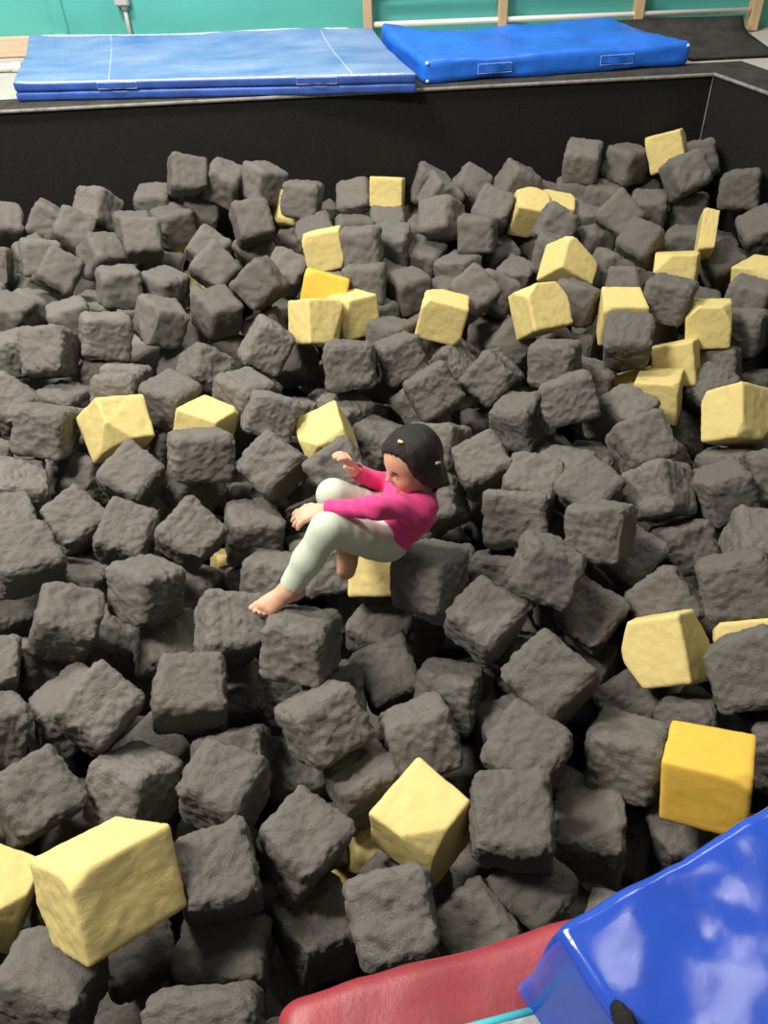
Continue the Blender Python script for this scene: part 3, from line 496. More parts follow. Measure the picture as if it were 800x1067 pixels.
(180,'g',(-1.079,3.014,-0.664),(-0.063,-0.019,0.965,-0.255),(0.182,0.202,0.181),'mostly buried grey foam cube, second one above the large tilted yellow cube at left'),
(181,'g',(-1.057,2.832,-0.590),(0.012,0.006,-0.967,0.254),(0.185,0.202,0.180),'half-buried grey foam cube, nearest one above the large tilted yellow cube at left'),
(182,'y',(-1.001,2.560,-0.559),(-0.387,0.442,0.809,-0.017),(0.188,0.189,0.203),'large tilted yellow foam cube at far left, midway down the pit'),
(183,'g',(-0.840,2.802,-0.616),(-0.058,0.265,0.962,-0.030),(0.186,0.187,0.185),'fully exposed grey foam cube, nearest one above left of the half-hidden left yellow cube'),
(184,'g',(-1.266,2.743,-0.721),(0.271,0.260,-0.906,-0.196),(0.191,0.184,0.197),'mostly buried grey foam cube, third one left of the half-hidden left yellow cube'),
(185,'g',(-1.268,2.556,-0.553),(-0.096,0.027,0.964,-0.248),(0.194,0.199,0.188),'fully exposed grey foam cube, nearest one left of the large tilted yellow cube at left'),
(186,'g',(-1.596,2.981,-0.702),(-0.286,0.233,0.907,0.204),(0.180,0.180,0.202),'grey foam cube cut by the left frame edge, sixth such cube from the top'),
(187,'g',(-0.869,2.768,-0.822),(-0.008,0.500,0.837,-0.223),(0.199,0.181,0.181),'mostly buried grey foam cube, nearest one below left of the half-hidden left yellow cube'),
(188,'g',(-1.541,2.547,-0.692),(0.143,-0.682,0.528,0.485),(0.179,0.179,0.204),'grey foam cube cut by the left frame edge, seventh such cube from the top'),
(189,'g',(-1.325,2.628,-0.901),(0.136,0.452,0.825,-0.312),(0.203,0.179,0.179),'mostly buried grey foam cube, fifth one below left of the half-hidden left yellow cube'),
(190,'g',(-0.653,2.342,-0.543),(-0.517,0.833,0.060,-0.187),(0.214,0.176,0.197),'fully exposed grey foam cube, nearest one below the half-hidden left yellow cube'),
(191,'g',(-1.363,2.369,-0.679),(-0.254,-0.164,0.952,0.052),(0.185,0.189,0.188),'grey foam cube cut by the left frame edge, eighth such cube from the top'),
(192,'g',(-1.153,2.526,-0.773),(-0.201,-0.230,-0.856,-0.418),(0.191,0.187,0.184),'grey foam cube, second one below left of the large tilted yellow cube at left'),
(193,'g',(-0.915,2.350,-0.643),(-0.150,0.264,0.928,0.216),(0.178,0.186,0.200),'fully exposed grey foam cube, nearest one below the large tilted yellow cube at left'),
(194,'g',(-1.317,2.104,-0.629),(0.217,0.255,-0.936,-0.109),(0.185,0.186,0.192),'grey foam cube cut by the left frame edge, ninth such cube from the top'),
(196,'g',(-1.115,2.196,-0.709),(-0.218,0.360,0.895,0.148),(0.176,0.179,0.202),'grey foam cube, fourth one below left of the large tilted yellow cube at left'),
(197,'g',(-0.886,2.061,-0.664),(-0.130,0.109,0.969,0.179),(0.175,0.189,0.199),'fully exposed grey foam cube, second one below the large tilted yellow cube at left'),
(198,'g',(-1.173,1.906,-0.606),(-0.155,-0.275,0.937,0.147),(0.201,0.179,0.193),'grey foam cube cut by the left frame edge, tenth such cube from the top'),
(199,'g',(-1.078,1.983,-0.835),(0.049,-0.209,-0.953,0.212),(0.192,0.181,0.180),'half-buried grey foam cube, second one left of the tiny yellow corner left of the knees'),
(200,'g',(-0.763,1.779,-0.639),(0.009,0.328,0.915,-0.235),(0.193,0.181,0.179),"fully exposed grey foam cube, third one left of the person's left foot"),
(203,'g',(-0.720,2.433,-0.755),(-0.275,0.615,0.719,-0.170),(0.188,0.187,0.184),'half-buried grey foam cube, second one above the tiny yellow corner left of the knees'),
(204,'g',(-0.652,2.002,-0.621),(-0.223,0.288,0.907,0.213),(0.180,0.176,0.203),"fully exposed grey foam cube, second one above left of the person's left foot"),
(205,'g',(-0.393,2.321,-0.594),(-0.095,0.363,0.863,0.339),(0.182,0.192,0.199),'fully exposed grey foam cube, nearest one below right of the half-hidden left yellow cube'),
(206,'g',(-0.479,2.157,-0.762),(-0.004,0.584,0.800,-0.136),(0.196,0.186,0.182),"fully exposed grey foam cube, third one above the person's left foot"),
(207,'g',(-0.395,1.948,-0.803),(0.027,-0.100,-0.956,0.276),(0.180,0.202,0.178),"half-buried grey foam cube, nearest one above the person's left foot"),
(208,'g',(-0.269,2.149,-0.897),(-0.214,-0.570,-0.771,0.186),(0.203,0.178,0.177),'mostly buried grey foam cube, nearest one above left of the yellow cube under the person'),
(209,'g',(-0.279,2.377,-0.930),(-0.312,-0.666,-0.675,0.062),(0.201,0.178,0.180),"mostly buried grey foam cube, nearest one left of the person's back"),
(210,'g',(-0.505,2.367,-0.833),(-0.146,-0.596,-0.756,0.228),(0.204,0.178,0.178),'mostly buried grey foam cube, nearest one above the tiny yellow corner left of the knees'),
(211,'g',(-0.201,1.978,-0.786),(-0.408,0.913,0.024,-0.016),(0.177,0.177,0.204),'mostly buried grey foam cube, nearest one left of the yellow cube under the person'),
(212,'g',(-0.523,2.066,-0.969),(0.195,0.482,0.791,-0.323),(0.203,0.178,0.176),"mostly buried grey foam cube, nearest one above left of the person's left foot"),
(213,'y',(-0.591,2.241,-1.057),(0.154,0.526,0.791,-0.272),(0.203,0.178,0.177),"tiny yellow foam corner glimpsed in a gap left of the seated person's knees"),
(214,'g',(-0.141,2.010,-1.036),(-0.256,-0.597,-0.720,0.244),(0.205,0.177,0.176),'mostly buried grey foam cube, nearest one below left of the yellow cube under the person'),
(215,'g',(-0.149,2.240,-0.572),(-0.381,0.795,-0.432,-0.189),(0.196,0.183,0.199),'half-buried grey foam cube, nearest one below the yellow cube by the raised hand'),
(216,'y',(-0.018,1.902,-0.716),(-0.390,0.919,-0.053,0.035),(0.191,0.188,0.199),'yellow foam cube the seated person is sitting on'),
(217,'g',(0.133,1.751,-0.621),(0.048,0.302,0.931,-0.197),(0.184,0.200,0.180),'fully exposed grey foam cube, nearest one right of the yellow cube under the person'),
(219,'g',(-0.700,1.983,-0.873),(-0.119,0.100,0.939,-0.306),(0.175,0.202,0.178),"half-buried grey foam cube, nearest one left of the person's left foot"),
(220,'g',(0.205,2.244,-0.745),(-0.242,-0.024,-0.926,-0.290),(0.179,0.182,0.200),"half-buried grey foam cube, nearest one right of the person's back"),
(221,'g',(0.370,2.307,-0.626),(-0.063,0.585,0.757,0.284),(0.179,0.185,0.200),"grey foam cube, nearest one right of the person's head"),
(222,'g',(0.530,2.189,-0.649),(-0.012,-0.217,-0.966,-0.139),(0.182,0.182,0.196),"grey foam cube, third one right of the person's back"),
(223,'g',(0.426,1.956,-0.580),(-0.045,-0.032,-0.915,-0.400),(0.195,0.179,0.200),"grey foam cube, second one right of the person's back"),
(224,'g',(0.663,2.655,-0.928),(0.221,-0.085,-0.961,0.145),(0.181,0.199,0.181),"mostly buried grey foam cube, fourth one right of the person's head"),
(225,'g',(0.589,2.182,-0.883),(-0.061,-0.184,-0.922,0.336),(0.179,0.204,0.176),"mostly buried grey foam cube, fourth one right of the person's back"),
(226,'g',(0.384,1.811,-0.717),(-0.426,0.886,-0.115,0.140),(0.202,0.172,0.199),"mostly buried grey foam cube, second one below right of the person's back"),
(228,'g',(0.469,1.676,-0.526),(-0.190,0.079,0.942,-0.264),(0.177,0.201,0.179),"fully exposed grey foam cube, fourth one below right of the person's back"),
(229,'g',(0.616,1.892,-0.951),(-0.162,-0.676,-0.699,0.166),(0.199,0.178,0.178),'mostly buried grey foam cube, third one left of the yellow strip at right edge'),
(231,'g',(0.202,1.932,-0.772),(-0.079,0.097,0.936,-0.328),(0.177,0.204,0.177),"mostly buried grey foam cube, nearest one below right of the person's back"),
(232,'g',(0.691,2.362,-0.743),(-0.020,-0.269,-0.945,0.186),(0.180,0.200,0.179),'mostly buried grey foam cube, fifth one below the lower tilted yellow cube'),
(233,'g',(0.716,2.122,-0.628),(-0.010,-0.397,-0.890,-0.223),(0.179,0.183,0.200),'grey foam cube, third one below the yellow corner of the right column'),
(234,'g',(0.683,1.862,-0.561),(-0.039,-0.279,-0.922,0.265),(0.180,0.203,0.178),'fully exposed grey foam cube, fifth one below the yellow corner of the right column'),
(235,'g',(0.281,1.576,-0.628),(0.068,-0.371,-0.908,-0.181),(0.181,0.181,0.201),"fully exposed grey foam cube, third one below right of the person's back"),
(236,'g',(0.821,1.927,-0.759),(-0.025,0.397,0.873,0.283),(0.178,0.183,0.202),'grey foam cube, second one above the large yellow cube above the orange one'),
(237,'g',(1.041,1.630,-0.592),(0.425,-0.884,-0.006,-0.195),(0.198,0.182,0.199),'grey foam cube cut by the right frame edge, seventh such cube from the top'),
(238,'g',(0.824,2.499,-0.836),(-0.045,0.177,0.967,-0.178),(0.179,0.202,0.180),'mostly buried grey foam cube, fifth one left of the large yellow cube at right edge'),
(239,'g',(0.956,2.352,-0.606),(0.184,-0.566,-0.756,-0.271),(0.183,0.183,0.201),'fully exposed grey foam cube, second one below the yellow corner of the right column'),
(240,'g',(1.307,2.858,-0.975),(-0.468,0.548,0.693,-0.027),(0.183,0.200,0.179),'half-buried grey foam cube, nearest one left of the large yellow cube at right edge'),
(241,'g',(1.087,2.420,-0.815),(-0.190,0.857,-0.188,-0.441),(0.180,0.199,0.183),'mostly buried grey foam cube, nearest one below the front yellow cube of the right column'),
(243,'g',(0.963,2.129,-0.649),(0.405,-0.547,-0.733,0.019),(0.182,0.196,0.180),'fully exposed grey foam cube, second one below the front yellow cube of the right column'),
(244,'g',(1.187,2.117,-0.658),(-0.259,-0.687,-0.679,0.005),(0.198,0.185,0.178),'fully exposed grey foam cube, second one below the large yellow cube at right edge'),
(245,'g',(1.389,2.172,-0.636),(0.424,-0.884,0.018,-0.197),(0.175,0.182,0.204),'grey foam cube cut by the right frame edge, fifth such cube from the top'),
(246,'g',(1.297,2.340,-0.761),(-0.111,-0.308,-0.912,0.247),(0.179,0.203,0.178),'mostly buried grey foam cube, nearest one below the large yellow cube at right edge'),
(247,'y',(1.351,2.478,-0.598),(0.457,0.215,0.814,0.286),(0.181,0.201,0.191),'large pale yellow foam cube at the right edge, below the column of yellow cubes'),
(248,'g',(1.202,1.838,-0.650),(-0.061,0.994,-0.093,-0.014),(0.175,0.199,0.196),'grey foam cube cut by the right frame edge, sixth such cube from the top'),
(249,'g',(1.037,1.990,-0.790),(-0.305,-0.636,-0.686,0.179),(0.202,0.178,0.177),'grey foam cube, second one above left of the yellow strip at right edge'),
(250,'g',(1.184,2.181,-0.879),(0.092,0.301,0.935,0.165),(0.181,0.177,0.199),'mostly buried grey foam cube, third one above the yellow strip at right edge'),
(251,'g',(-1.335,1.990,-0.904),(-0.306,0.421,0.851,0.070),(0.178,0.176,0.204),'grey foam cube cut by the left frame edge, eleventh such cube from the top'),
(252,'g',(-0.994,1.663,-0.644),(0.260,0.029,-0.964,-0.049),(0.179,0.184,0.196),'fully exposed grey foam cube, fifth one below the large tilted yellow cube at left'),
(253,'g',(-0.963,1.797,-0.915),(0.435,0.120,-0.892,-0.000),(0.190,0.182,0.190),"half-buried grey foam cube, fourth one left of the person's left foot"),
(254,'g',(-1.206,1.524,-0.690),(-0.188,-0.110,0.970,0.112),(0.173,0.181,0.200),'grey foam cube cut by the left frame edge, twelfth such cube from the top'),
(255,'g',(-1.040,1.520,-0.925),(-0.204,-0.441,-0.820,0.303),(0.205,0.174,0.174),'mostly buried grey foam cube, third one above the yellow cube at left edge'),
(256,'g',(-0.942,1.432,-0.754),(0.238,0.414,0.878,-0.044),(0.197,0.197,0.166),'half-buried grey foam cube, third one above the largest yellow cube'),
(257,'g',(-0.800,1.306,-0.601),(0.229,-0.256,-0.932,-0.117),(0.171,0.182,0.204),'fully exposed grey foam cube, second one above the largest yellow cube'),
(258,'g',(-0.897,1.810,-1.143),(-0.270,0.340,0.867,0.246),(0.175,0.175,0.205),"mostly buried grey foam cube, third one below left of the person's left foot"),
(259,'g',(-1.119,1.298,-0.656),(-0.191,-0.267,0.899,-0.290),(0.180,0.199,0.175),'grey foam cube cut by the left frame edge, thirteenth such cube from the top'),
(260,'g',(-1.115,1.655,-0.832),(-0.168,-0.402,-0.834,0.339),(0.204,0.175,0.174),'mostly buried grey foam cube, fifth one above the largest yellow cube'),
(261,'g',(-0.558,1.363,-0.613),(-0.167,0.681,0.713,0.024),(0.180,0.190,0.199),"fully exposed grey foam cube, second one below left of the person's left foot"),
(262,'g',(-0.742,1.750,-0.869),(0.352,-0.486,-0.786,0.149),(0.176,0.182,0.197),"grey foam cube, second one left of the person's left foot"),
(264,'g',(-0.471,1.573,-0.605),(0.205,0.077,-0.959,-0.182),(0.185,0.182,0.199),"grey foam cube, nearest one below left of the person's left foot"),
(265,'g',(-0.255,1.482,-0.578),(0.027,-0.130,-0.958,0.255),(0.187,0.201,0.175),"fully exposed grey foam cube, nearest one below right of the person's left foot"),
(266,'g',(-0.507,1.538,-0.860),(0.224,-0.723,0.637,0.148),(0.172,0.180,0.202),"half-buried grey foam cube, nearest one below the person's left foot"),
(267,'g',(-0.390,1.626,-1.041),(-0.193,0.382,0.869,0.248),(0.174,0.175,0.205),"mostly buried grey foam cube, second one below the person's left foot"),
(268,'g',(-0.200,1.266,-0.651),(0.284,0.404,0.848,-0.194),(0.200,0.185,0.171),'fully exposed grey foam cube, second one above the deep yellow piece'),
(269,'g',(-0.179,1.451,-0.788),(0.250,0.612,0.701,-0.266),(0.205,0.175,0.174),"mostly buried grey foam cube, second one below right of the person's left foot"),
(270,'g',(-0.037,1.807,-0.933),(-0.097,0.315,0.938,0.111),(0.175,0.185,0.199),'grey foam cube, nearest one below the yellow cube under the person'),
(271,'g',(0.081,1.891,-1.112),(0.083,-0.268,-0.927,-0.248),(0.177,0.173,0.205),'half-buried grey foam cube, nearest one below right of the yellow cube under the person'),
(272,'g',(0.162,1.423,-0.784),(0.024,-0.137,-0.942,0.304),(0.176,0.203,0.175),'grey foam cube, second one above the front middle yellow cube'),
(273,'g',(-0.016,1.527,-0.817),(0.100,-0.547,-0.815,-0.163),(0.174,0.176,0.204),'grey foam cube, second one below the yellow cube under the person'),
(274,'g',(0.251,1.545,-0.940),(0.016,0.188,0.897,-0.401),(0.176,0.204,0.173),'mostly buried grey foam cube, third one above right of the front middle yellow cube'),
(275,'g',(0.433,1.353,-0.625),(-0.005,-0.427,-0.867,-0.258),(0.200,0.195,0.196),'fully exposed grey foam cube, third one above left of the orange-yellow cube'),
(276,'g',(0.634,1.675,-0.754),(-0.027,-0.384,-0.883,-0.269),(0.176,0.176,0.204),'grey foam cube, nearest one above left of the large yellow cube above the orange one'),
(277,'g',(0.644,1.660,-0.980),(0.060,0.288,0.939,0.177),(0.177,0.175,0.203),'mostly buried grey foam cube, nearest one left of the yellow strip at right edge'),
(278,'g',(0.447,1.568,-0.846),(-0.020,0.185,0.920,-0.346),(0.176,0.204,0.174),'mostly buried grey foam cube, fourth one below right of the yellow cube under the person'),
(279,'g',(0.866,1.676,-0.714),(-0.412,0.746,-0.523,-0.011),(0.185,0.185,0.201),'grey foam cube, nearest one above the large yellow cube above the orange one'),
(280,'y',(0.792,1.452,-0.655),(-0.470,0.576,-0.668,0.019),(0.203,0.187,0.196),'large pale yellow foam cube tilted left, right of centre, above the orange-yellow cube'),
(281,'g',(0.721,1.445,-0.907),(-0.016,0.509,0.809,0.294),(0.171,0.175,0.206),'half-buried grey foam cube, nearest one above left of the orange-yellow cube'),
(282,'g',(0.932,1.398,-0.950),(-0.041,-0.425,-0.850,-0.310),(0.173,0.172,0.206),'mostly buried grey foam cube, nearest one below left of the yellow strip at right edge'),
(283,'y',(1.069,1.489,-0.716),(-0.349,0.900,-0.052,0.257),(0.173,0.176,0.205),'yellow foam strip at the right edge behind a dark grey cube'),
(284,'g',(0.954,1.305,-0.566),(-0.320,0.914,0.028,0.249),(0.192,0.197,0.197),'grey foam cube cut by the right frame edge, eighth such cube from the top'),
(285,'g',(0.849,1.280,-0.795),(0.107,0.316,0.859,-0.388),(0.175,0.203,0.172),'half-buried grey foam cube, nearest one above the orange-yellow cube'),
(286,'g',(-0.923,1.085,-0.647),(-0.269,0.409,0.872,0.023),(0.175,0.171,0.205),'grey foam cube cut by the left frame edge, fourteenth such cube from the top'),
(287,'g',(-0.696,1.129,-0.706),(-0.035,0.239,0.913,-0.328),(0.177,0.191,0.176),'fully exposed grey foam cube, nearest one above the largest yellow cube'),
(288,'g',(-0.858,0.926,-0.838),(0.326,0.361,0.764,-0.424),(0.207,0.168,0.169),'mostly buried grey foam cube, nearest one below right of the yellow cube at left edge'),
(289,'g',(-1.114,1.095,-0.797),(-0.183,0.002,0.983,0.018),(0.174,0.170,0.202),'grey foam cube cut by the left frame edge, fifteenth such cube from the top'),
(290,'y',(-0.974,0.854,-0.681),(-0.222,0.079,0.972,0.006),(0.173,0.167,0.204),'yellow foam cube cut by the left frame edge, beside the largest yellow cube'),
(291,'y',(-0.632,0.778,-0.478),(0.187,0.302,0.886,-0.298),(0.203,0.226,0.188),'largest yellow foam cube, at the lower left, with a broad lit top'),
(292,'g',(-0.765,0.637,-0.656),(-0.093,0.083,0.979,-0.163),(0.192,0.166,0.193),'grey foam cube cut by the left frame edge, sixteenth such cube from the top'),
(293,'g',(-0.653,0.773,-0.834),(-0.149,0.487,0.861,0.004),(0.166,0.169,0.207),'half-buried grey foam cube, nearest one below right of the largest yellow cube'),
(294,'g',(-0.456,1.247,-0.789),(-0.068,0.012,-0.899,0.433),(0.189,0.203,0.169),"mostly buried grey foam cube, third one below the person's left foot"),
(295,'g',(-0.442,1.076,-0.640),(-0.067,0.192,0.979,0.021),(0.181,0.169,0.201),'fully exposed grey foam cube, nearest one above right of the largest yellow cube'),
(296,'g',(-0.243,0.937,-0.676),(0.118,-0.342,-0.932,0.032),(0.169,0.176,0.201),'fully exposed grey foam cube, nearest one above left of the lowest yellow bit'),
(297,'g',(-0.307,1.324,-0.990),(-0.107,0.618,0.776,0.062),(0.175,0.173,0.203),'half-buried grey foam cube, second one above left of the deep yellow piece'),
(298,'g',(-0.142,1.339,-0.989),(0.104,-0.617,-0.776,-0.077),(0.174,0.174,0.203),'mostly buried grey foam cube, nearest one above left of the deep yellow piece'),
(299,'y',(-0.081,1.130,-1.040),(-0.285,-0.524,-0.704,0.386),(0.206,0.173,0.169),'small yellow foam piece deep behind grey cubes, left of the front middle yellow cube'),
(300,'g',(-0.249,1.130,-1.016),(-0.319,-0.529,-0.688,0.382),(0.206,0.173,0.169),'mostly buried grey foam cube, nearest one left of the deep yellow piece'),
(301,'g',(-0.428,0.854,-0.618),(0.056,0.136,-0.982,-0.122),(0.174,0.179,0.203),'fully exposed grey foam cube, nearest one right of the largest yellow cube'),
(302,'y',(-0.194,0.971,-1.134),(0.122,-0.351,-0.889,-0.269),(0.172,0.170,0.205),'yellow foam bit in a dark gap above the red pad, lowest yellow in view'),
(303,'g',(-0.431,0.757,-0.836),(-0.019,0.051,0.997,0.056),(0.202,0.161,0.203),"grey foam cube, nearest one above left of the red pad's left end"),
(304,'g',(-0.224,0.812,-0.873),(0.030,-0.550,-0.832,0.061),(0.172,0.169,0.201),'fully exposed grey foam cube, nearest one below left of the lowest yellow bit'),
(305,'g',(-0.410,0.524,-0.591),(0.022,0.034,-0.832,0.553),(0.218,0.201,0.156),"half-buried grey foam cube, nearest one left of the red pad's left end"),
(306,'g',(-0.101,1.175,-0.811),(-0.075,-0.526,-0.845,0.050),(0.180,0.173,0.189),'grey foam cube, nearest one above the deep yellow piece'),
(307,'g',(0.071,1.233,-0.702),(0.325,0.587,0.722,-0.168),(0.201,0.183,0.176),'grey foam cube, nearest one above the front middle yellow cube'),
(308,'y',(0.055,0.970,-0.656),(0.009,0.368,0.929,0.038),(0.182,0.180,0.198),'yellow foam cube balanced on one corner, front middle, above the red pad'),
(309,'g',(0.339,1.322,-0.872),(0.065,0.646,0.761,-0.020),(0.182,0.174,0.191),'mostly buried grey foam cube, nearest one above right of the front middle yellow cube'),
(310,'g',(0.352,1.167,-0.686),(-0.043,-0.327,-0.925,-0.189),(0.181,0.188,0.200),'grey foam cube, second one above right of the front middle yellow cube'),
(311,'g',(0.259,0.922,-0.568),(-0.035,-0.053,-0.990,-0.123),(0.184,0.194,0.199),'fully exposed grey foam cube, nearest one right of the front middle yellow cube'),
(312,'g',(0.495,1.016,-0.863),(0.043,0.120,0.991,-0.039),(0.181,0.185,0.194),'fully exposed grey foam cube, second one above the top corner of the landing mat'),
(313,'g',(0.628,1.184,-0.765),(-0.017,-0.244,-0.936,0.251),(0.190,0.195,0.183),'fully exposed grey foam cube, nearest one left of the orange-yellow cube'),
(314,'g',(0.769,1.029,-0.920),(0.042,0.715,0.688,0.117),(0.171,0.172,0.204),'half-buried grey foam cube, nearest one below left of the orange-yellow cube'),
(315,'g',(0.621,1.065,-1.046),(0.084,0.208,0.968,0.108),(0.169,0.173,0.205),'half-buried grey foam cube, nearest one above right of the top corner of the landing mat'),
(316,'d',(0.760,1.023,-0.608),(0.057,0.226,0.956,-0.181),(0.200,0.187,0.176),'deep orange-yellow foam cube just above the thick blue landing mat'),
(317,'g',(1.037,1.115,-0.687),(-0.354,0.882,-0.125,0.284),(0.173,0.175,0.202),'grey foam cube cut by the right frame edge, ninth such cube from the top'),
(318,'g',(0.875,0.902,-0.775),(0.067,0.263,0.846,-0.459),(0.169,0.208,0.168),'mostly buried grey foam cube, nearest one below right of the orange-yellow cube'),
(319,'g',(0.165,0.767,-0.805),(-0.024,0.465,0.875,0.129),(0.167,0.170,0.207),'grey foam cube, nearest one left of the top corner of the landing mat'),
(320,'g',(0.313,0.849,-0.784),(0.007,0.371,0.919,0.131),(0.170,0.167,0.207),'grey foam cube, nearest one above left of the top corner of the landing mat'),
(321,'g',(0.421,0.904,-1.079),(-0.021,-0.324,-0.928,-0.185),(0.164,0.181,0.206),'mostly buried grey foam cube, nearest one above the top corner of the landing mat'),
(322,'g',(-0.029,0.738,-0.606),(0.156,-0.752,0.621,0.156),(0.176,0.179,0.204),'fully exposed grey foam cube, nearest one below right of the lowest yellow bit'),
]
for k, kind, c, q, d, label in CUBES:
    place(k, kind, c, q, d, label, 'grey foam cubes in the pit' if kind == 'g' else 'yellow foam cubes in the pit')

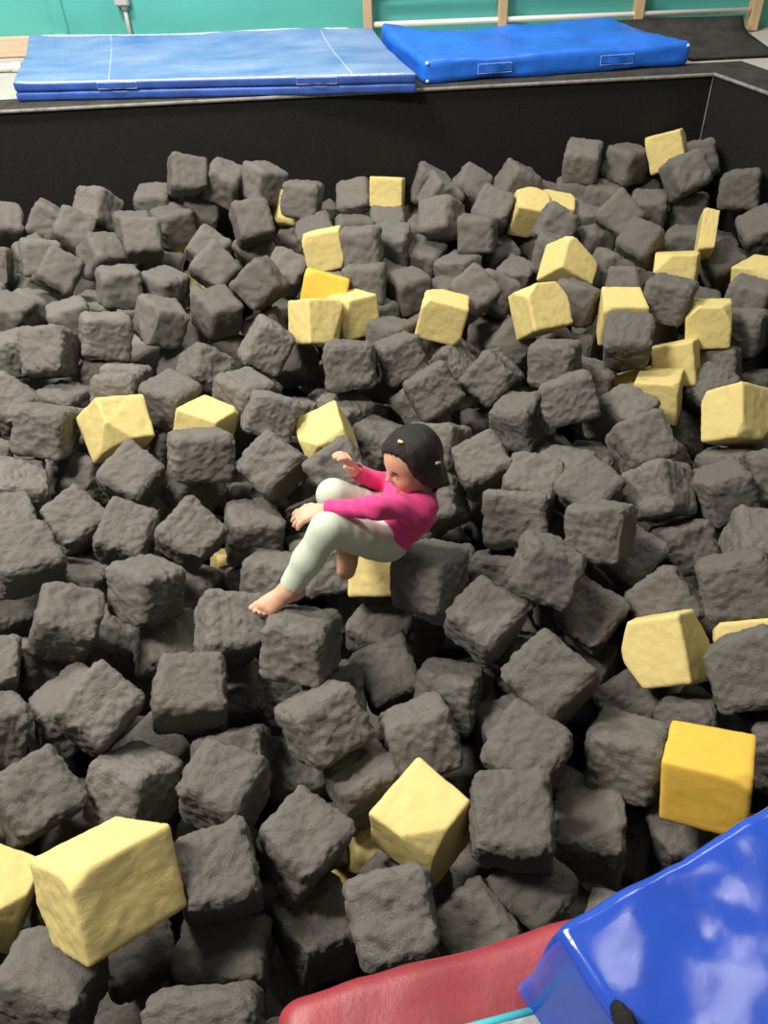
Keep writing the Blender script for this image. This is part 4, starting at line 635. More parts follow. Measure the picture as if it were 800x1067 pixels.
# deeper layers of the pit, seen only as dark shapes through the gaps
UNDER = [
((-2.53,0.51,-0.47),(4.4,4.3,1.3)),((-2.32,0.43,-0.57),(2.7,4.8,1.2)),((-2.13,0.57,-0.59),(3.7,0.1,2.4)),((-1.91,0.49,-0.56),(3.5,5.2,5.3)),
((-1.51,0.54,-0.55),(5.9,1.1,5.8)),((-1.19,0.44,-0.53),(5.3,5.5,3.9)),((0.91,0.55,-0.56),(2.4,1.7,0.8)),((1.17,0.46,-0.53),(1.3,3.2,5.9)),
((1.45,0.50,-0.50),(6.1,4.6,5.9)),((1.77,0.48,-0.53),(2.5,5.4,5.3)),((2.07,0.49,-0.58),(4.0,2.7,3.1)),((2.29,0.50,-0.48),(5.6,4.6,5.2)),
((2.50,0.52,-0.52),(2.4,4.8,5.4)),((-2.54,0.75,-0.58),(5.2,4.6,0.7)),((-2.34,0.69,-0.58),(5.2,5.6,4.2)),((-1.91,0.74,-0.49),(5.1,0.2,1.1)),
((-1.60,0.77,-0.60),(0.6,1.0,6.1)),((-1.34,0.76,-0.51),(1.1,2.2,4.2)),((1.21,0.68,-0.49),(1.7,4.3,1.3)),((1.66,0.73,-0.55),(2.0,4.2,5.8)),
((2.02,0.76,-0.51),(3.5,1.6,2.0)),((2.30,0.68,-0.60),(6.0,2.9,3.0)),((2.50,0.76,-0.51),(3.3,4.8,1.4)),((2.71,0.72,-0.51),(0.6,1.9,0.7)),
((-2.34,0.91,-0.50),(6.0,1.1,1.6)),((-1.97,0.95,-0.58),(2.6,4.2,3.8)),((-1.71,0.94,-0.51),(3.4,4.5,2.2)),((-1.18,0.97,-0.50),(5.1,2.9,5.8)),
((1.19,0.97,-0.51),(2.4,2.3,2.6)),((1.46,0.97,-0.60),(1.2,1.5,6.0)),((1.79,0.93,-0.51),(2.0,4.0,2.8)),((2.28,0.94,-0.51),(0.9,5.2,0.4)),
((2.66,0.96,-0.56),(5.4,0.0,1.3)),((2.90,0.91,-0.54),(4.7,1.0,2.9)),((-2.46,1.12,-0.60),(1.2,3.1,2.2)),((-2.17,1.14,-0.47),(3.7,2.0,1.7)),
((-1.51,1.13,-0.51),(2.2,2.8,3.0)),((1.65,1.12,-0.61),(5.2,0.6,3.9)),((1.97,1.12,-0.56),(1.9,4.1,1.6)),((2.45,1.15,-0.53),(5.8,1.2,4.8)),
((2.71,1.16,-0.55),(4.4,4.8,4.6)),((-2.35,1.37,-0.49),(1.0,3.8,2.8)),((-2.01,1.34,-0.48),(5.1,1.2,0.1)),((-1.73,1.33,-0.49),(4.2,3.7,6.0)),
((-1.34,1.31,-0.49),(0.2,2.3,2.7)),((1.45,1.35,-0.57),(3.3,4.9,4.5)),((1.75,1.31,-0.47),(4.6,5.9,1.7)),((2.08,1.35,-0.55),(1.1,2.7,6.1)),
((2.40,1.36,-0.49),(1.3,4.7,0.6)),((2.86,1.32,-0.47),(4.8,1.3,4.4)),((-2.20,1.50,-0.60),(3.2,5.3,5.7)),((-1.92,1.52,-0.60),(3.6,3.1,2.5)),
((-1.52,1.56,-0.60),(5.7,4.7,2.2)),((1.64,1.53,-0.49),(2.1,6.1,1.6)),((1.87,1.47,-0.61),(5.2,3.3,2.4)),((2.21,1.52,-0.49),(6.0,1.0,0.7)),
((2.68,1.44,-0.57),(3.9,5.8,5.5)),((-2.34,1.69,-0.53),(1.1,0.3,3.5)),((-2.12,1.77,-0.59),(3.2,1.7,5.0)),((-1.82,1.69,-0.50),(2.5,0.4,4.1)),
((1.37,1.73,-0.49),(1.1,2.1,5.9)),((1.75,1.74,-0.58),(1.2,3.3,4.8)),((2.03,1.74,-0.60),(0.4,1.0,0.5)),((2.29,1.77,-0.48),(0.6,5.3,1.3)),
((2.48,1.76,-0.56),(0.7,0.1,0.4)),((2.81,1.64,-0.57),(2.1,3.4,4.4)),((-2.55,1.95,-0.56),(3.2,0.1,5.2)),((-2.21,1.96,-0.52),(6.0,4.6,1.1)),
((-1.91,1.95,-0.50),(0.3,2.3,1.1)),((-1.50,1.87,-0.54),(5.0,0.3,3.3)),((1.65,1.95,-0.57),(6.0,1.3,0.4)),((2.06,1.96,-0.53),(3.1,3.4,4.9)),
((2.69,1.96,-0.52),(3.9,4.2,5.4)),((-2.33,2.17,-0.56),(4.8,2.2,5.7)),((-2.01,2.17,-0.56),(2.4,1.2,2.0)),((-1.77,2.13,-0.58),(2.6,4.4,0.8)),
((1.84,2.10,-0.58),(2.5,6.1,4.2)),((2.24,2.07,-0.58),(0.4,4.9,1.6)),((2.48,2.15,-0.53),(1.3,4.9,4.4)),((-2.19,2.37,-0.52),(6.1,4.1,2.9)),
((-1.82,2.36,-0.56),(6.2,0.1,0.6)),((-1.57,2.36,-0.47),(1.5,4.6,2.9)),((1.62,2.27,-0.50),(1.5,3.0,4.1)),((1.85,2.37,-0.54),(1.1,1.4,3.1)),
((2.17,2.29,-0.58),(3.1,0.3,2.8)),((-2.43,2.45,-0.59),(3.1,0.8,3.9)),((-2.00,2.54,-0.56),(0.1,6.0,4.1)),((1.76,2.57,-0.61),(3.9,4.2,0.8)),
((2.04,2.52,-0.59),(3.0,3.8,4.3)),((2.48,2.54,-0.56),(1.6,5.0,4.5)),((-2.40,2.67,-0.51),(4.2,4.1,1.5)),((-2.17,2.73,-0.60),(3.6,2.9,3.3)),
((-1.91,2.77,-0.57),(1.3,4.4,3.6)),((2.08,2.74,-0.55),(1.9,0.8,0.1)),((2.29,2.65,-0.50),(0.8,0.9,0.4)),((-2.43,2.94,-0.57),(5.8,4.2,5.3)),
((-2.20,2.96,-0.57),(0.5,3.1,1.3)),((1.84,2.92,-0.56),(4.3,0.6,3.4)),((2.22,2.96,-0.47),(2.2,0.8,4.8)),((-2.37,3.17,-0.47),(0.7,3.3,0.1)),
((-1.91,3.05,-0.50),(1.4,3.4,2.2)),((2.01,3.15,-0.52),(3.4,0.1,0.7)),((-2.54,3.35,-0.55),(4.9,4.0,3.1)),((-2.13,3.31,-0.49),(1.6,2.7,3.3)),
((-1.94,3.34,-0.59),(0.2,5.0,0.1)),((2.24,3.24,-0.48),(0.0,0.4,1.3)),((-2.34,3.49,-0.56),(3.5,3.7,0.3)),((2.05,3.45,-0.47),(2.6,1.1,1.2)),
((-2.43,3.69,-0.51),(0.9,1.4,0.1)),((-2.32,3.92,-0.56),(5.7,3.5,2.2)),((-2.42,4.17,-0.59),(3.0,2.5,3.1)),((-2.15,4.14,-0.57),(3.4,6.1,5.7)),
((-2.33,4.43,-0.61),(0.4,4.7,1.3)),((-1.69,0.46,-0.77),(3.9,0.4,1.8)),((-1.38,0.45,-0.73),(0.3,3.4,5.2)),((-1.15,0.47,-0.77),(5.3,3.1,3.3)),
((1.38,0.51,-0.75),(3.6,3.2,1.0)),((1.61,0.47,-0.69),(0.4,0.8,0.6)),((1.88,0.55,-0.76),(3.6,1.5,6.2)),((2.43,0.44,-0.77),(2.7,4.9,1.4)),
((2.80,0.44,-0.71),(3.5,3.6,1.1)),((-2.04,0.69,-0.77),(0.3,5.2,4.5)),((-1.13,0.66,-0.66),(3.8,2.7,3.9)),((1.20,0.75,-0.68),(1.1,3.5,5.1)),
((2.00,0.76,-0.76),(4.8,3.7,6.0)),((2.63,0.68,-0.73),(1.9,5.1,4.3)),((-2.44,0.90,-0.76),(1.2,1.5,5.6)),((-2.19,0.93,-0.69),(5.9,1.7,3.5)),
((-1.74,0.93,-0.71),(4.2,4.8,2.1)),((-1.34,0.88,-0.74),(3.8,3.9,3.7)),((2.25,0.86,-0.73),(5.9,5.3,5.1)),((2.46,0.93,-0.76),(3.6,1.4,3.2)),
((-2.19,1.16,-0.71),(3.5,4.6,5.5)),((-1.81,1.16,-0.67),(3.5,3.4,5.8)),((-1.37,1.13,-0.75),(1.2,0.9,4.3)),((1.81,1.11,-0.77),(4.2,2.7,5.2)),
((2.26,1.15,-0.70),(0.5,0.3,4.7)),((2.81,1.12,-0.75),(5.1,0.0,2.0)),((-2.01,1.33,-0.71),(2.6,2.4,4.0)),((-1.52,1.30,-0.70),(5.4,2.9,3.0)),
((2.42,1.37,-0.72),(1.3,5.0,2.6)),((-2.37,1.53,-0.76),(3.2,5.6,5.8)),((-1.71,1.51,-0.74),(0.2,2.8,4.8)),((1.44,1.52,-0.75),(4.8,4.9,4.4)),
((1.66,1.55,-0.72),(5.8,4.3,0.3)),((2.18,1.51,-0.71),(4.8,6.0,1.1)),((-1.79,1.77,-0.76),(3.5,1.0,0.7)),((1.54,1.77,-0.71),(5.2,0.5,2.4)),
((2.29,1.74,-0.74),(0.2,1.3,2.1)),((2.65,1.73,-0.76),(5.9,5.4,2.3)),((-2.42,1.94,-0.77),(3.1,1.2,2.4)),((-2.01,1.93,-0.75),(2.3,2.1,6.0)),
((-1.62,1.97,-0.74),(4.3,3.5,4.3)),((2.50,1.94,-0.71),(5.5,2.4,5.5)),((2.03,2.10,-0.76),(2.3,4.4,5.1)),((1.64,2.28,-0.74),(2.2,3.1,0.3)),
((2.50,2.32,-0.75),(4.3,1.1,2.5)),((-2.22,2.48,-0.77),(2.6,2.1,4.0)),((2.24,2.53,-0.68),(5.6,2.9,3.1)),((1.96,2.74,-0.75),(2.5,3.8,3.8)),
((2.25,2.75,-0.75),(5.3,5.8,4.7)),((-1.98,2.86,-0.75),(5.0,2.9,3.4)),((-2.32,3.13,-0.72),(3.7,1.5,4.0)),((-1.96,3.13,-0.73),(0.8,3.7,0.3)),
((2.04,3.13,-0.75),(0.2,5.1,6.1)),((-2.19,3.36,-0.75),(5.7,1.9,3.8)),((-2.34,3.71,-0.75),(2.3,2.9,0.4)),((-2.44,3.93,-0.77),(2.2,4.9,1.2)),
((-0.89,0.48,-0.81),(5.4,2.4,1.2)),((-0.23,0.51,-0.85),(2.8,1.2,4.6)),((0.07,0.47,-0.79),(2.8,0.5,2.5)),((0.36,0.48,-0.74),(1.3,5.0,0.3)),
((0.72,0.50,-0.80),(1.4,3.7,0.4)),((0.49,0.69,-0.75),(0.2,0.9,4.5)),((0.94,0.66,-0.81),(5.0,3.8,2.8)),((1.35,1.94,-0.85),(1.3,1.5,2.2)),
((1.48,2.52,-0.82),(5.9,5.7,5.2)),((-1.74,2.69,-0.79),(5.1,6.1,5.8)),((1.69,2.69,-0.86),(1.1,0.1,0.3)),((-0.55,3.11,-0.87),(6.1,4.4,4.5)),
((-1.53,3.36,-0.87),(4.9,1.7,4.1)),((-2.06,3.56,-0.78),(5.6,4.9,5.1)),((-1.82,3.50,-0.84),(1.5,2.8,5.9)),((-1.16,3.51,-0.83),(4.9,4.8,5.5)),
((1.10,3.52,-0.84),(6.1,5.3,3.6)),((2.00,3.46,-0.84),(0.4,2.6,2.8)),((-1.94,3.76,-0.87),(6.1,5.2,1.6)),((-0.97,3.76,-0.82),(3.7,1.4,5.2)),
((1.33,3.70,-0.87),(4.3,0.6,5.3)),((-2.18,3.97,-0.79),(1.3,1.2,3.6)),((-1.47,3.93,-0.79),(0.7,4.9,0.5)),((-1.27,3.96,-0.85),(1.5,4.7,2.9)),
((-1.43,4.17,-0.86),(3.2,4.9,3.7)),((-0.95,4.05,-0.85),(1.7,5.1,3.5)),((-0.14,4.15,-0.84),(0.1,2.5,4.8)),((-2.27,4.36,-0.82),(5.3,1.4,4.5)),
((-1.61,4.32,-0.85),(3.9,4.1,3.5)),((-2.10,4.54,-0.82),(3.6,2.2,6.2)),((-1.51,4.53,-0.85),(2.1,3.2,5.9)),((-1.28,4.52,-0.85),(6.1,4.3,2.1)),
((-0.64,4.52,-0.81),(5.5,3.5,4.1)),((1.26,4.53,-0.85),(3.8,0.9,4.9)),((0.09,0.54,-1.02),(6.2,4.2,0.9)),((0.34,0.52,-1.01),(6.1,3.9,5.9)),
((-0.99,0.76,-1.01),(3.0,5.7,3.9)),((0.65,0.73,-0.95),(3.2,0.3,5.3)),((0.01,0.92,-0.89),(1.7,1.7,2.5)),((1.01,0.93,-1.01),(0.8,0.8,4.4)),
((-1.19,1.14,-1.02),(3.4,1.1,3.6)),((-0.91,1.17,-0.95),(5.4,0.2,1.8)),((-0.54,1.10,-1.02),(6.1,3.9,4.3)),((-0.73,1.37,-0.92),(4.3,0.2,3.9)),
((-1.30,1.44,-0.97),(1.2,2.9,4.3)),((1.28,1.49,-0.95),(5.0,3.7,0.5)),((-1.42,1.68,-0.98),(2.6,5.0,1.9)),((1.01,1.76,-0.96),(2.0,3.5,5.7)),
((-1.57,2.16,-1.02),(0.1,1.9,5.3)),((-0.92,2.16,-1.00),(1.4,0.4,3.0)),((0.19,2.07,-0.96),(5.5,3.7,5.6)),((0.87,2.11,-1.00),(4.2,4.5,2.4)),
((1.46,2.09,-1.02),(0.9,1.2,0.8)),((0.13,2.37,-0.97),(5.9,5.3,5.8)),((-0.82,2.51,-1.00),(2.4,0.8,5.4)),((0.38,2.54,-0.97),(6.1,5.8,3.6)),
((1.46,2.46,-1.01),(1.6,3.9,1.2)),((-1.65,2.75,-1.00),(2.9,4.6,2.2)),((-0.61,2.68,-1.00),(3.5,0.1,4.8)),((0.22,2.75,-1.01),(4.6,1.9,5.4)),
((-1.44,2.87,-1.00),(0.7,0.6,1.8)),((-1.13,2.95,-0.94),(1.1,5.2,4.8)),((-0.69,2.96,-0.92),(1.3,0.1,1.2)),((0.68,2.94,-0.94),(3.8,5.1,5.5)),
((1.83,2.88,-0.94),(0.4,4.2,0.2)),((-1.87,3.09,-0.97),(1.1,5.8,5.0)),((-1.61,3.05,-1.02),(4.3,4.1,1.6)),((-1.28,3.10,-0.94),(4.8,4.0,1.3)),
((-0.25,3.12,-0.94),(0.6,1.8,3.3)),((0.25,3.12,-1.02),(4.2,1.1,1.5)),((0.68,3.16,-1.02),(1.7,2.2,0.2)),((-1.96,3.37,-0.99),(1.5,4.6,0.9)),
((0.01,3.30,-0.96),(1.4,3.4,4.3)),((1.01,3.35,-1.01),(2.5,5.9,3.0)),((1.28,3.28,-1.01),(2.5,5.9,3.6)),((1.59,3.32,-0.99),(6.0,0.6,3.9)),
((-1.34,3.54,-1.01),(4.5,2.9,2.0)),((-0.26,3.45,-0.98),(3.5,2.3,0.8)),((0.79,3.45,-0.93),(4.4,3.1,2.8)),((1.76,3.51,-0.92),(2.4,4.6,1.3)),
((-1.63,3.70,-0.99),(2.5,0.7,4.1)),((-0.17,3.66,-0.98),(4.4,5.0,6.1)),((0.08,3.71,-1.02),(0.5,1.4,5.3)),((0.88,3.67,-0.92),(0.1,5.4,0.2)),
((1.09,3.71,-1.01),(2.7,0.4,5.7)),((1.63,3.69,-0.97),(5.8,3.5,1.6)),((1.91,3.69,-0.99),(3.3,2.6,6.0)),((-2.17,3.87,-0.99),(5.6,3.4,2.2)),
((-1.52,3.94,-1.00),(2.0,1.9,1.4)),((-0.71,3.87,-1.00),(3.8,0.8,2.5)),((-0.24,3.96,-1.00),(0.5,1.0,4.0)),((0.54,3.94,-0.95),(6.1,0.5,3.0)),
((0.77,3.96,-1.00),(0.7,1.4,5.5)),((1.23,3.94,-1.01),(3.5,1.0,3.7)),((1.60,3.97,-1.01),(2.8,5.8,5.4)),((-2.21,4.17,-0.94),(2.1,0.9,5.0)),
((-1.98,4.14,-0.96),(3.5,0.2,2.4)),((-0.51,4.16,-0.94),(3.7,1.3,4.3)),((0.99,4.11,-0.90),(0.1,3.9,3.2)),((-1.88,4.37,-1.01),(0.4,1.4,2.6)),
((-1.22,4.33,-0.98),(3.3,5.8,5.9)),((-0.42,4.37,-1.02),(3.6,3.6,2.4)),((-0.16,4.35,-0.99),(4.7,4.0,4.3)),((0.07,4.27,-1.01),(1.7,3.1,2.4)),
((0.38,4.34,-0.98),(1.4,3.7,3.3)),((0.62,4.30,-1.02),(0.7,0.9,4.4)),((0.91,4.33,-1.01),(5.7,2.2,0.7)),((1.26,4.26,-0.98),(1.8,4.6,2.4)),
((1.47,4.27,-0.99),(3.1,3.5,1.6)),((-2.36,4.48,-1.00),(4.8,3.1,3.5)),((0.16,4.52,-1.00),(2.4,0.1,4.6)),((-0.54,0.57,-1.14),(1.7,3.6,3.6)),
((-0.74,0.75,-1.10),(4.3,5.4,4.7)),((-0.37,0.76,-1.11),(2.2,5.4,0.3)),((-0.17,0.64,-1.18),(1.1,4.9,2.3)),((0.01,0.75,-1.18),(1.5,3.4,0.4)),
((0.25,0.66,-1.17),(3.0,2.8,3.9)),((0.54,0.71,-1.16),(5.7,1.3,1.8)),((0.89,0.72,-1.19),(5.1,5.3,2.8)),((-1.00,1.07,-1.18),(2.5,0.7,4.0)),
((-0.77,1.05,-1.17),(5.9,3.2,1.5)),((0.17,1.13,-1.17),(2.9,4.8,1.3)),((0.93,1.17,-1.09),(3.0,3.5,4.8)),((-1.24,1.29,-1.19),(0.6,2.3,0.6)),
((-0.98,1.34,-1.16),(0.9,0.6,2.7)),((-0.56,1.37,-1.11),(0.1,3.8,2.1)),((0.20,1.37,-1.18),(5.7,1.4,5.5)),((0.51,1.29,-1.18),(2.9,3.0,0.9)),
((1.13,1.36,-1.16),(5.5,5.3,5.4)),((-0.82,1.50,-1.09),(2.1,0.5,0.1)),((-0.06,1.56,-1.19),(6.1,3.5,2.9)),((0.44,1.52,-1.19),(4.7,2.4,0.6)),
((-1.15,1.67,-1.15),(2.0,0.3,3.6)),((0.32,1.72,-1.15),(5.6,5.8,5.7)),((0.97,1.71,-1.18),(4.7,3.0,4.1)),((1.22,1.74,-1.18),(3.5,5.9,0.2)),
((-1.50,1.89,-1.17),(3.6,1.4,5.2)),((-1.24,1.89,-1.19),(4.1,4.8,5.3)),((-0.33,1.90,-1.16),(1.0,4.1,5.4)),((0.44,1.93,-1.18),(3.9,1.5,4.2)),
((-1.24,2.16,-1.11),(0.4,4.0,4.0)),((0.41,2.17,-1.13),(3.4,3.8,2.2)),((1.22,2.13,-1.19),(3.7,0.1,0.5)),((-1.62,2.31,-1.19),(5.7,0.6,3.9)),
((-1.00,2.36,-1.11),(5.2,1.6,5.1)),((-0.26,2.31,-1.16),(5.6,0.3,0.4)),((0.76,2.26,-1.17),(4.9,2.4,2.4)),((1.00,2.36,-1.13),(1.1,1.4,1.6)),
((1.53,2.29,-1.18),(0.1,2.4,1.0)),((-1.67,2.51,-1.08),(1.6,3.7,5.6)),((-1.41,2.45,-1.16),(2.6,2.2,2.9)),((-0.56,2.51,-1.18),(5.0,2.0,4.0)),
((-0.13,2.53,-1.18),(0.6,1.4,2.7)),((0.24,2.48,-1.15),(2.3,2.1,4.2)),((0.63,2.52,-1.14),(5.4,1.3,3.3)),((1.14,2.56,-1.11),(3.9,4.2,6.0)),
((-1.04,2.71,-1.05),(2.7,0.8,5.0)),((-0.86,2.65,-1.19),(0.5,3.7,5.7)),((-0.40,2.71,-1.09),(3.8,5.4,5.4)),((-0.20,2.75,-1.15),(6.0,1.9,5.8)),
((0.44,2.66,-1.19),(0.7,1.7,1.2)),((0.77,2.74,-1.17),(2.8,4.0,3.9)),((1.39,2.71,-1.14),(2.8,2.6,1.3)),((1.62,2.66,-1.10),(1.3,3.1,0.8)),
((-1.85,2.92,-1.18),(1.2,2.0,4.9)),((-1.18,2.94,-1.16),(5.5,2.0,6.1)),((-0.93,2.88,-1.12),(3.4,3.0,5.3)),((-0.70,2.87,-1.19),(5.6,3.2,6.2)),
((-0.36,2.96,-1.18),(3.3,5.0,5.1)),((0.03,2.83,-1.18),(0.2,0.7,1.8)),((0.31,2.96,-1.18),(5.7,1.7,5.3)),((0.51,2.90,-1.16),(1.8,3.0,6.0)),
((1.11,2.86,-1.18),(0.7,2.8,5.3)),((1.59,2.94,-1.13),(5.4,1.2,2.1)),((-1.43,3.15,-1.19),(4.2,5.4,3.8)),((-0.78,3.16,-1.12),(1.2,0.9,0.6)),
((-0.24,3.14,-1.14),(1.5,0.3,3.7)),((0.80,3.05,-1.18),(3.5,1.0,3.6)),((1.31,3.08,-1.17),(0.0,5.7,3.1)),((-1.78,3.29,-1.15),(5.9,3.4,1.2)),
((-1.25,3.33,-1.07),(1.3,2.2,5.8)),((-0.46,3.26,-1.09),(2.6,0.8,0.6)),((0.10,3.37,-1.16),(5.9,0.4,0.7)),((0.38,3.31,-1.12),(4.2,4.9,1.5)),
((0.77,3.31,-1.16),(1.2,5.7,4.2)),((1.89,3.33,-1.15),(3.7,5.4,0.5)),((-1.95,3.51,-1.18),(1.5,4.3,4.8)),((-1.62,3.53,-1.17),(2.0,2.9,0.4)),
((-1.11,3.56,-1.09),(3.6,1.6,0.8)),((-0.72,3.52,-1.09),(1.6,1.6,1.4)),((-0.06,3.53,-1.19),(1.3,2.0,3.7)),((0.25,3.55,-1.09),(0.9,4.6,1.9)),
((0.58,3.45,-1.16),(3.4,6.0,2.9)),((1.21,3.53,-1.15),(5.6,6.2,5.8)),((1.62,3.52,-1.18),(0.6,2.9,4.9)),((-2.03,3.71,-1.18),(0.7,3.0,4.7)),
((-0.55,3.69,-1.07),(1.8,2.3,2.6)),((0.41,3.72,-1.08),(1.1,2.4,5.6)),((0.70,3.75,-1.19),(5.9,3.8,5.9)),((1.43,3.76,-1.11),(3.9,0.1,1.7)),
((-1.89,3.93,-1.16),(2.1,0.6,2.4)),((-1.25,3.84,-1.08),(4.8,2.2,4.1)),((-0.91,3.84,-1.15),(3.1,5.1,1.3)),((-0.46,3.92,-1.10),(3.4,2.2,2.3)),
((0.00,3.96,-1.07),(4.2,1.0,1.2)),((0.22,3.85,-1.18),(2.8,5.8,5.1)),((1.05,3.96,-1.17),(5.5,1.0,4.2)),((1.84,3.88,-1.16),(3.5,3.2,2.3)),
((-2.21,4.04,-1.18),(2.6,5.0,5.3)),((-1.75,4.13,-1.08),(3.0,0.9,3.9)),((-1.44,4.14,-1.15),(2.3,3.7,3.6)),((-1.14,4.12,-1.13),(3.7,1.4,1.1)),
((-0.73,4.16,-1.17),(1.5,5.7,5.8)),((-0.30,4.11,-1.11),(4.3,0.2,0.5)),((0.25,4.16,-1.15),(0.6,5.4,5.3)),((0.53,4.06,-1.17),(0.6,0.7,0.7)),
((1.37,4.12,-1.16),(0.3,0.3,0.7)),((1.76,4.14,-1.12),(1.6,3.2,2.0)),((-2.36,4.27,-1.16),(4.7,3.6,2.7)),((-1.62,4.34,-1.14),(4.7,4.1,3.6)),
((-0.62,4.35,-1.17),(4.4,5.8,4.0)),((1.65,4.29,-1.17),(3.1,3.5,3.5)),((-2.17,4.50,-1.18),(1.0,0.6,3.0)),((-1.36,4.49,-1.15),(4.7,4.4,4.1)),
((-1.05,4.46,-1.15),(1.5,2.3,1.2)),((-0.34,4.52,-1.19),(3.7,3.1,1.3)),((-0.00,4.54,-1.17),(2.6,2.5,2.7)),((0.42,4.48,-1.13),(2.0,5.6,4.2)),
((0.75,4.49,-1.10),(0.1,5.7,0.6)),((1.04,4.44,-1.14),(2.0,1.2,4.8)),((1.41,4.44,-1.18),(0.9,0.9,1.2)),((1.68,4.51,-1.06),(3.4,1.1,2.3)),
]
vs, fs = [], []
base = foam_mesh('foam_under', 5, 6, 0.12, 0.03, 2, M['grey_foam'])
bv = [v.co.copy() for v in base.vertices]; bf = [tuple(p.vertices) for p in base.polygons]
for c, e in UNDER:
    mtx = Matrix.Translation(c) @ Euler(e).to_matrix().to_4x4() @ Matrix.Scale(0.18, 4)
    b = len(vs); vs += [mtx @ v for v in bv]; fs += [tuple(b + i for i in f) for f in bf]
bpy.data.meshes.remove(base)
o = mesh_obj('foam_cube_filling', vs, fs, M['grey_foam'])
tag(o, 'deeper layers of grey foam cubes filling the pit, glimpsed through dark gaps', 'foam filling', kind='stuff')


# ------------------------------------------------------------------ the girl
# implicit surfaces (tapered limbs blended together), meshed with surface nets
def vseg(P, a, b, ra, rb):
    a = np.asarray(a, np.float32); b = np.asarray(b, np.float32); ab = b - a
    t = np.clip(((P - a) @ ab) / max(float(ab @ ab), 1e-9), 0, 1)
    return np.linalg.norm(P - a - t[..., None] * ab, axis=-1) - (ra + (rb - ra) * t)

def vell(P, c, axes, rad):
    q = ((P - np.asarray(c, np.float32)) @ np.asarray(axes, np.float32).T) / np.asarray(rad, np.float32)
    k0 = np.linalg.norm(q, axis=-1); k1 = np.linalg.norm(q / np.asarray(rad, np.float32), axis=-1)
    return k0 * (k0 - 1) / np.maximum(k1, 1e-6)

class SDF:
    """prims: ('c', a, b, ra, rb, k) limb, ('e', centre, axes, radii, k) ellipsoid, k = blend radius; ('-e' ...) carves"""
    def __init__(self): self.p = []; self.cuts = []; self.fn = None; self.hs = 1.0
    def limb(self, a, b, ra, rb, k=.012): self.p.append(('c', a, b, ra * self.hs, rb * self.hs, k)); return self
    def ell(self, c, axes, rad, k=.012, carve=False): self.p.append(('-e' if carve else 'e', c, axes, tuple(r * HS for r in rad), k)); return self
    def cut(self, point, normal): self.cuts.append((point, normal)); return self
    def bounds(self):
        lo = np.full(3, 9.); hi = np.full(3, -9.)
        for q in self.p:
            if q[0] == '-e': continue
            if q[0] == 'c':
                for c, r in ((q[1], q[3]), (q[2], q[4])):
                    c = np.array(c); lo = np.minimum(lo, c - r); hi = np.maximum(hi, c + r)
            else:
                c = np.array(q[1]); r = max(q[3]); lo = np.minimum(lo, c - r); hi = np.maximum(hi, c + r)
        return lo - .015, hi + .015
    def mesh(self, h):
        lo, hi = self.bounds(); n = np.ceil((hi - lo) / h).astype(int) + 1
        ax = [lo[i] + h * np.arange(n[i]) for i in range(3)]
        F = np.full(n, 0.5, np.float32)
        for q in self.p:
            if q[0] == 'c':
                cs = np.array([q[1], q[2]]); r = max(q[3], q[4])
            else:
                cs = np.array([q[1]]); r = max(q[3])
            k = q[-1]; mlo = cs.min(0) - r - k - 4 * h; mhi = cs.max(0) + r + k + 4 * h
            s = tuple(slice(max(0, int((mlo[i] - lo[i]) / h)), min(n[i], int((mhi[i] - lo[i]) / h) + 2)) for i in range(3))
            if any(x.start >= x.stop for x in s): continue
            P = np.stack(np.meshgrid(ax[0][s[0]], ax[1][s[1]], ax[2][s[2]], indexing='ij'), -1).astype(np.float32)
            d = vseg(P, *q[1:5]) if q[0] == 'c' else vell(P, *q[1:4])
            f = F[s]
            if q[0] == '-e':
                d = -d; hh = np.clip(.5 - .5 * (d - f) / -k, 0, 1) if False else np.maximum(k - np.abs(d - f), 0) / k
                F[s] = np.maximum(f, d) + hh * hh * k * .25
            else:
                hh = np.maximum(k - np.abs(d - f), 0) / k
                F[s] = np.minimum(f, d) - hh * hh * k * .25
        if self.fn is not None or self.cuts:
            P = np.stack(np.meshgrid(*ax, indexing='ij'), -1).astype(np.float32)
            if self.fn is not None: F += self.fn(P).astype(np.float32) * (np.abs(F) < .03)
            for pt, nr in self.cuts:
                nr = np.array(nr, np.float32); nr /= np.linalg.norm(nr)
                F = np.maximum(F, (P - np.array(pt, np.float32)) @ nr)
        return surface_nets(F, lo, h)

